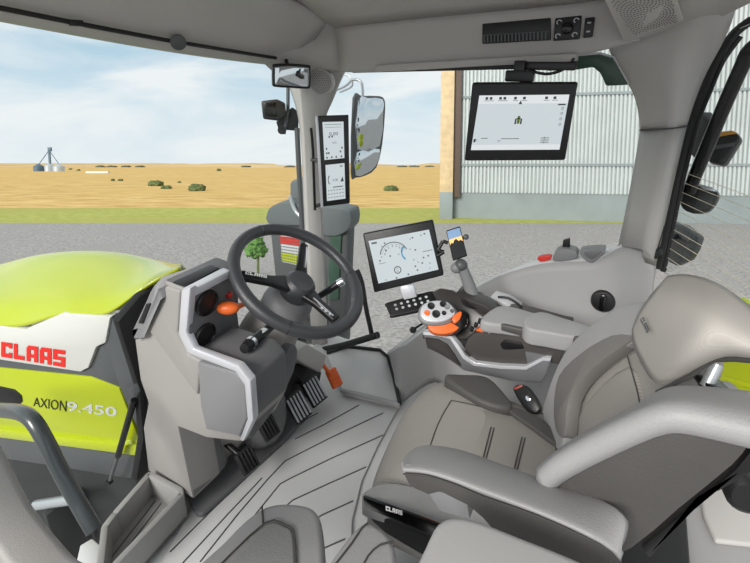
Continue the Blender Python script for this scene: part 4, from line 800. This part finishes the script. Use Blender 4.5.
# ------------------------------------------------------------------ mirrors and lamps outside
om = thing('outside_mirror', 'large two-part outside mirror beyond the side window', 'mirror', PY(368,140,1.95))
mo = Pl(PY(368,140,1.95), (.9,-.42,.03))
oh = [(354,98),(362,96),(380,96),(385,99),(386,110),(383,145),(377,168),(366,176),(356,178),(352,174)]
slab('housing', smooth([mo(x, y) for x, y in oh], 2), mo.n*-.022, 'darkgrey', om, .012, 3)
slab('main_glass', smooth([mo(x, y, .003) for x, y in ((358,100),(368,98),(383,99),(383.5,112),(380,146),(357,149))], 2), mo.n*-.008, 'mirror', om, .003)
slab('lower_glass', smooth([mo(x, y, .003) for x, y in ((357,152),(380,149),(376,166),(366,174),(355.5,175.5))], 2), mo.n*-.008, 'mirror', om, .003)
tube('arm', [PY(x, y, 1.95) for x, y in ((330,92),(345,86),(352,80),(358,80),(362,84),(363,98))], .007, 'steel', om, 8, sm=3); tube('arm', [PY(x, y, 1.95) for x, y in ((332,72),(349,76),(352,86),(340,92))], .005, 'steel', om, 8, sm=3)
im = thing('rear_view_mirror', 'small black framed interior mirror above the front pillar', 'mirror', PX(292,76,-1.13)); ip = Pl(PX(292,76,-1.13), (.8,-.55,-.02))
slab('housing', smooth([ip(x, y) for x, y in ((275,64),(290,63.5),(309,65),(311,68),(311,86),(308,89),(290,88),(275,87),(273,84),(273,67)) ], 2), ip.n*-.025, 'black', im, .006, 3)
slab('glass', smooth([ip(x, y, .002) for x, y in ((276,67),(290,66),(307,67.5),(309,69),(309,84),(306,87),(290,86),(277,85),(275,83),(275,69))], 2), ip.n*-.006, 'mirror', im, .002); tube('stem', [ip(288,66,-.02), ip(286,60,-.04)], .007, 'black', im, 8)
wl = thing('work_lamp', 'black work lamp on a bracket outside the windscreen near the front pillar', 'lamp', PX(280,116,-1.42)); wpn = Pl(PX(272,110,-1.42), (.6,-.75,.1))
slab('lamp_body', [wpn(x, y) for x, y in ((261,101),(277,99),(285,103),(286,116),(279,121),(263,119))], wpn.n*-.04, 'black', wl, .008, 3); slab('lens', [wpn(x, y, .002) for x, y in ((264,103),(276,102),(277,117),(265,116))], wpn.n*-.006, 'gloss', wl, .003)
slab('bracket', [wpn(x, y, -.04) for x, y in ((276,122),(283,116),(292,107),(299,112),(298,131),(286,130),(278,128))], wpn.n*-.03, 'black', wl, .004); tube('stay', [wpn(288,86,-.04), wpn(288,110,-.04), wpn(284,134,-.04)], .008, 'darkgrey', wl, 8); lathe('bolt', wpn(282,130,-.03), wpn.n, [(.02,-.02),(.02,.01)], 'black', wl, 10)
# exhaust shroud and steps behind the front pillar
XP = 1.95; ex = thing('exhaust_shroud', 'grey exhaust shroud with mesh guard standing outside behind the front pillar', 'exhaust', PY(310,330,XP)-V((0,0,.5)))
slab('stack', [PY(x, y, XP+.1) for x, y in ((289,182),(303,176),(322,176),(324,225),(300,222),(289,205))], (0,.1,0), 'exhaust', ex, .02, 3)
slab('cap', smooth([PY(x, y, XP) for x, y in ((267,212),(272,206),(284,202),(300,205),(326,206),(344,209),(350,212),(350,227),(340,235),(326,236),(300,226),(268,224))], 2), (0,.1,0), 'exhaust', ex, .015, 3)
slab('body', [PY(x, y, XP+.03) for x, y in ((269,224),(348,228),(344,345),(282,345))], (0,.08,0), 'darkgrey', ex, .015, 3)
slab('side_panel', [PY(x, y, XP+.015) for x, y in ((330,236),(341,234),(338,300),(326,300))], (0,.03,0), 'greenish', ex, .005)
slab('mesh_panel', [PY(x, y, XP+.012) for x, y in ((280,236),(300,238),(300,266),(282,262))], (0,.02,0), 'sill', ex, .003)
Q = Quad(*[PY(x, y, XP+.010) for x, y in ((280,236),(300,238),(300,266),(282,262))]); bm = bmesh.new(); q_rect(bm, Q, 0, 0, 1, .28, .001, 1); q_rect(bm, Q, 0, .62, 1, .95, .001, 2)
for i in range(9):
    for j in range(9): q_rect(bm, Q, .03+i*.11, .03+j*.11, .09+i*.11, .08+j*.11, .002, 0)
flat('mesh_print', bm, ['darkgrey','red','yellow'], ex); tube('handle', [PY(x, y, XP-.02) for x, y in ((290,196),(294,208),(300,216),(310,218))], .012, 'steel', ex, 8, sm=2)
gb0 = PG(258,276); bs = thing('green_shrub', 'small bright green shrub on the gravel seen through the steering wheel', 'shrub', gb0); sP = Pl(gb0, G)
for k in range(7): blob('foliage', sP(257+random.uniform(-5,5), 248+random.uniform(-6,7), random.uniform(-.1,.1)), .16, 'bushgreen', bs, rough=.5)
tube('stem', [sP(258,256), gb0-N*.02], .035, 'bush', bs, 6)
# rear right outside: strut, lamps, fender
tag(tube('rear_window_strut', [RW(x, y, .02) for x, y in ((790,20),(752,48),(742,66),(725,104),(707,147),(694,178),(689,192))], .0165, 'gloss', None, 14, sm=3), 'thick black strut crossing the upper corner of the rear window', 'strut')
r1_ = thing('rear_work_lamp', 'boxy black rear work lamp with amber top, upper one outside the rear window', 'lamp', RW(722,150,.14)); l1 = Pl(RW(720,150,.13), (-.3,-.9,.3))
slab('body', [l1(x, y) for x, y in ((707,142),(716,132),(738,133),(741,138),(724,165),(708,162))], l1.n*-.05, 'black', r1_, .008, 3); slab('top_lens', [l1(x, y, .003) for x, y in ((716,132),(732,130),(738,133),(718,137))], l1.n*-.05, 'amber', r1_, .004); slab('rib', [l1(x, y, .004) for x, y in ((712,146),(735,142),(733,146),(711,150))], l1.n*-.02, 'darkgrey', r1_, .002)
r2_ = thing('rear_work_lamp', 'rounded black rear lamp under the end of the black strut', 'lamp', RW(700,198,.1)); l2 = Pl(RW(700,198,.09), (-.3,-.9,.3)); slab('body', smooth([l2(x, y) for x, y in ((680,200),(684,188),(700,184),(716,190),(717,198),(708,211),(692,213),(682,208))], 2), l2.n*-.04, 'black', r2_, .015, 4); slab('top_lens', [l2(x, y, .002) for x, y in ((696,184),(712,187),(717,192),(704,190))], l2.n*-.03, 'steel', r2_, .003)
r3_ = thing('tail_light', 'stepped dark grey tail light unit outside the rear window near the pillar foot', 'lamp', RW(685,245,.15)); slab('body', [RW(x, y, .12) for x, y in ((671,222),(684,226),(693,233),(698,238),(694,250),(688,260),(676,266),(668,262))], (.02,.015,0), 'darkgrey', r3_, .006, 3); slab('rib', [RW(x, y, .117) for x, y in ((674,228),(690,238),(688,242),(673,233))], (.02,.01,0), 'panelgrey', r3_, .002)
tube('mount', [RW(676,236,.13), PY(664,238,1.47)], .01, 'black', r3_, 8)
br = tag(slab('lamp_bracket', [RW(x, y, .1) for x, y in ((690,116),(700,112),(708,120),(704,150),(694,158),(686,150))], (.03,.02,0), 'chassis', None, .004), 'dark steel bracket between the rear pillar and the upper rear lamp', 'bracket')
fd = thing('rear_fender', 'lime yellow rear fender outside behind the headrest', 'fender', V((1.3, 1.2, -.4)))
fp = Pl((.75,1.2,.4), (-.75,-.6,.25)); slab('fender_panel', smooth([fp(x, y) for x, y in ((735,296),(752,306),(790,330),(830,380),(830,430),(760,420),(690,410),(690,362),(715,345))], 2), fp.n*-.3, 'yellow', fd, .03, 4); slab('fender_lip', [fp(x, y, .01) for x, y in ((696,366),(716,374),(760,386),(760,391),(714,380),(695,372))], fp.n*-.03, 'yellow', fd, .004)
# ------------------------------------------------------------------ light
w = bpy.data.worlds.new('sky'); bpy.context.scene.world = w; w.use_nodes = True; nt = w.node_tree; bg = nt.nodes['Background']; L = nt.links.new
tc = nt.nodes.new('ShaderNodeTexCoord'); dt = nt.nodes.new('ShaderNodeVectorMath'); dt.operation = 'DOT_PRODUCT'; dt.inputs[1].default_value = N
rp = nt.nodes.new('ShaderNodeValToRGB'); el = rp.color_ramp.elements
el[0].position = 0; el[0].color = lin((232,240,244)); el[1].position = 1; el[1].color = lin((226,226,222))
for p_, c_ in ((.12,(214,231,241)), (.24,(176,208,228)), (.36,(168,198,218)), (.6,(224,226,224))): e_ = el.new(p_); e_.color = lin(c_)
L(tc.outputs['Generated'], dt.inputs[0]); L(dt.outputs['Value'], rp.inputs['Fac'])
mp_ = nt.nodes.new('ShaderNodeMapping'); mp_.inputs['Scale'].default_value = (1.6,1.6,6); mp_.inputs['Rotation'].default_value = (TL*.9, 0, 0)
n1 = nt.nodes.new('ShaderNodeTexNoise'); n1.inputs['Scale'].default_value = 1.7; n1.inputs['Detail'].default_value = 7; n1.inputs['Roughness'].default_value = .55; n1.inputs['Distortion'].default_value = .4
cr_ = nt.nodes.new('ShaderNodeValToRGB'); cr_.color_ramp.elements[0].position = .36; cr_.color_ramp.elements[1].position = .58
mx = nt.nodes.new('ShaderNodeMixRGB'); mx.inputs[2].default_value = lin((244,247,249))
L(tc.outputs['Generated'], mp_.inputs[0]); L(mp_.outputs[0], n1.inputs['Vector']); L(n1.outputs['Fac'], cr_.inputs[0]); L(cr_.outputs[0], mx.inputs[0]); L(rp.outputs[0], mx.inputs[1]); L(mx.outputs[0], bg.inputs['Color']); bg.inputs['Strength'].default_value = 1.0
sl = bpy.data.lights.new('sun', 'SUN'); so = bpy.data.objects.new('sun', sl); C.objects.link(so); sl.energy = 3.6; sl.angle = math.radians(25); sl.color = (1,.97,.92)
so.rotation_euler = V((.10, .84, -.53)).to_track_quat('-Z', 'Y').to_euler(); so.location = (-3,-6,6)
sc_n = bpy.context.scene; sc_n.view_settings.view_transform = 'Standard'; sc_n.view_settings.look = 'None'; sc_n.view_settings.gamma = 1; sc_n.view_settings.exposure = .0
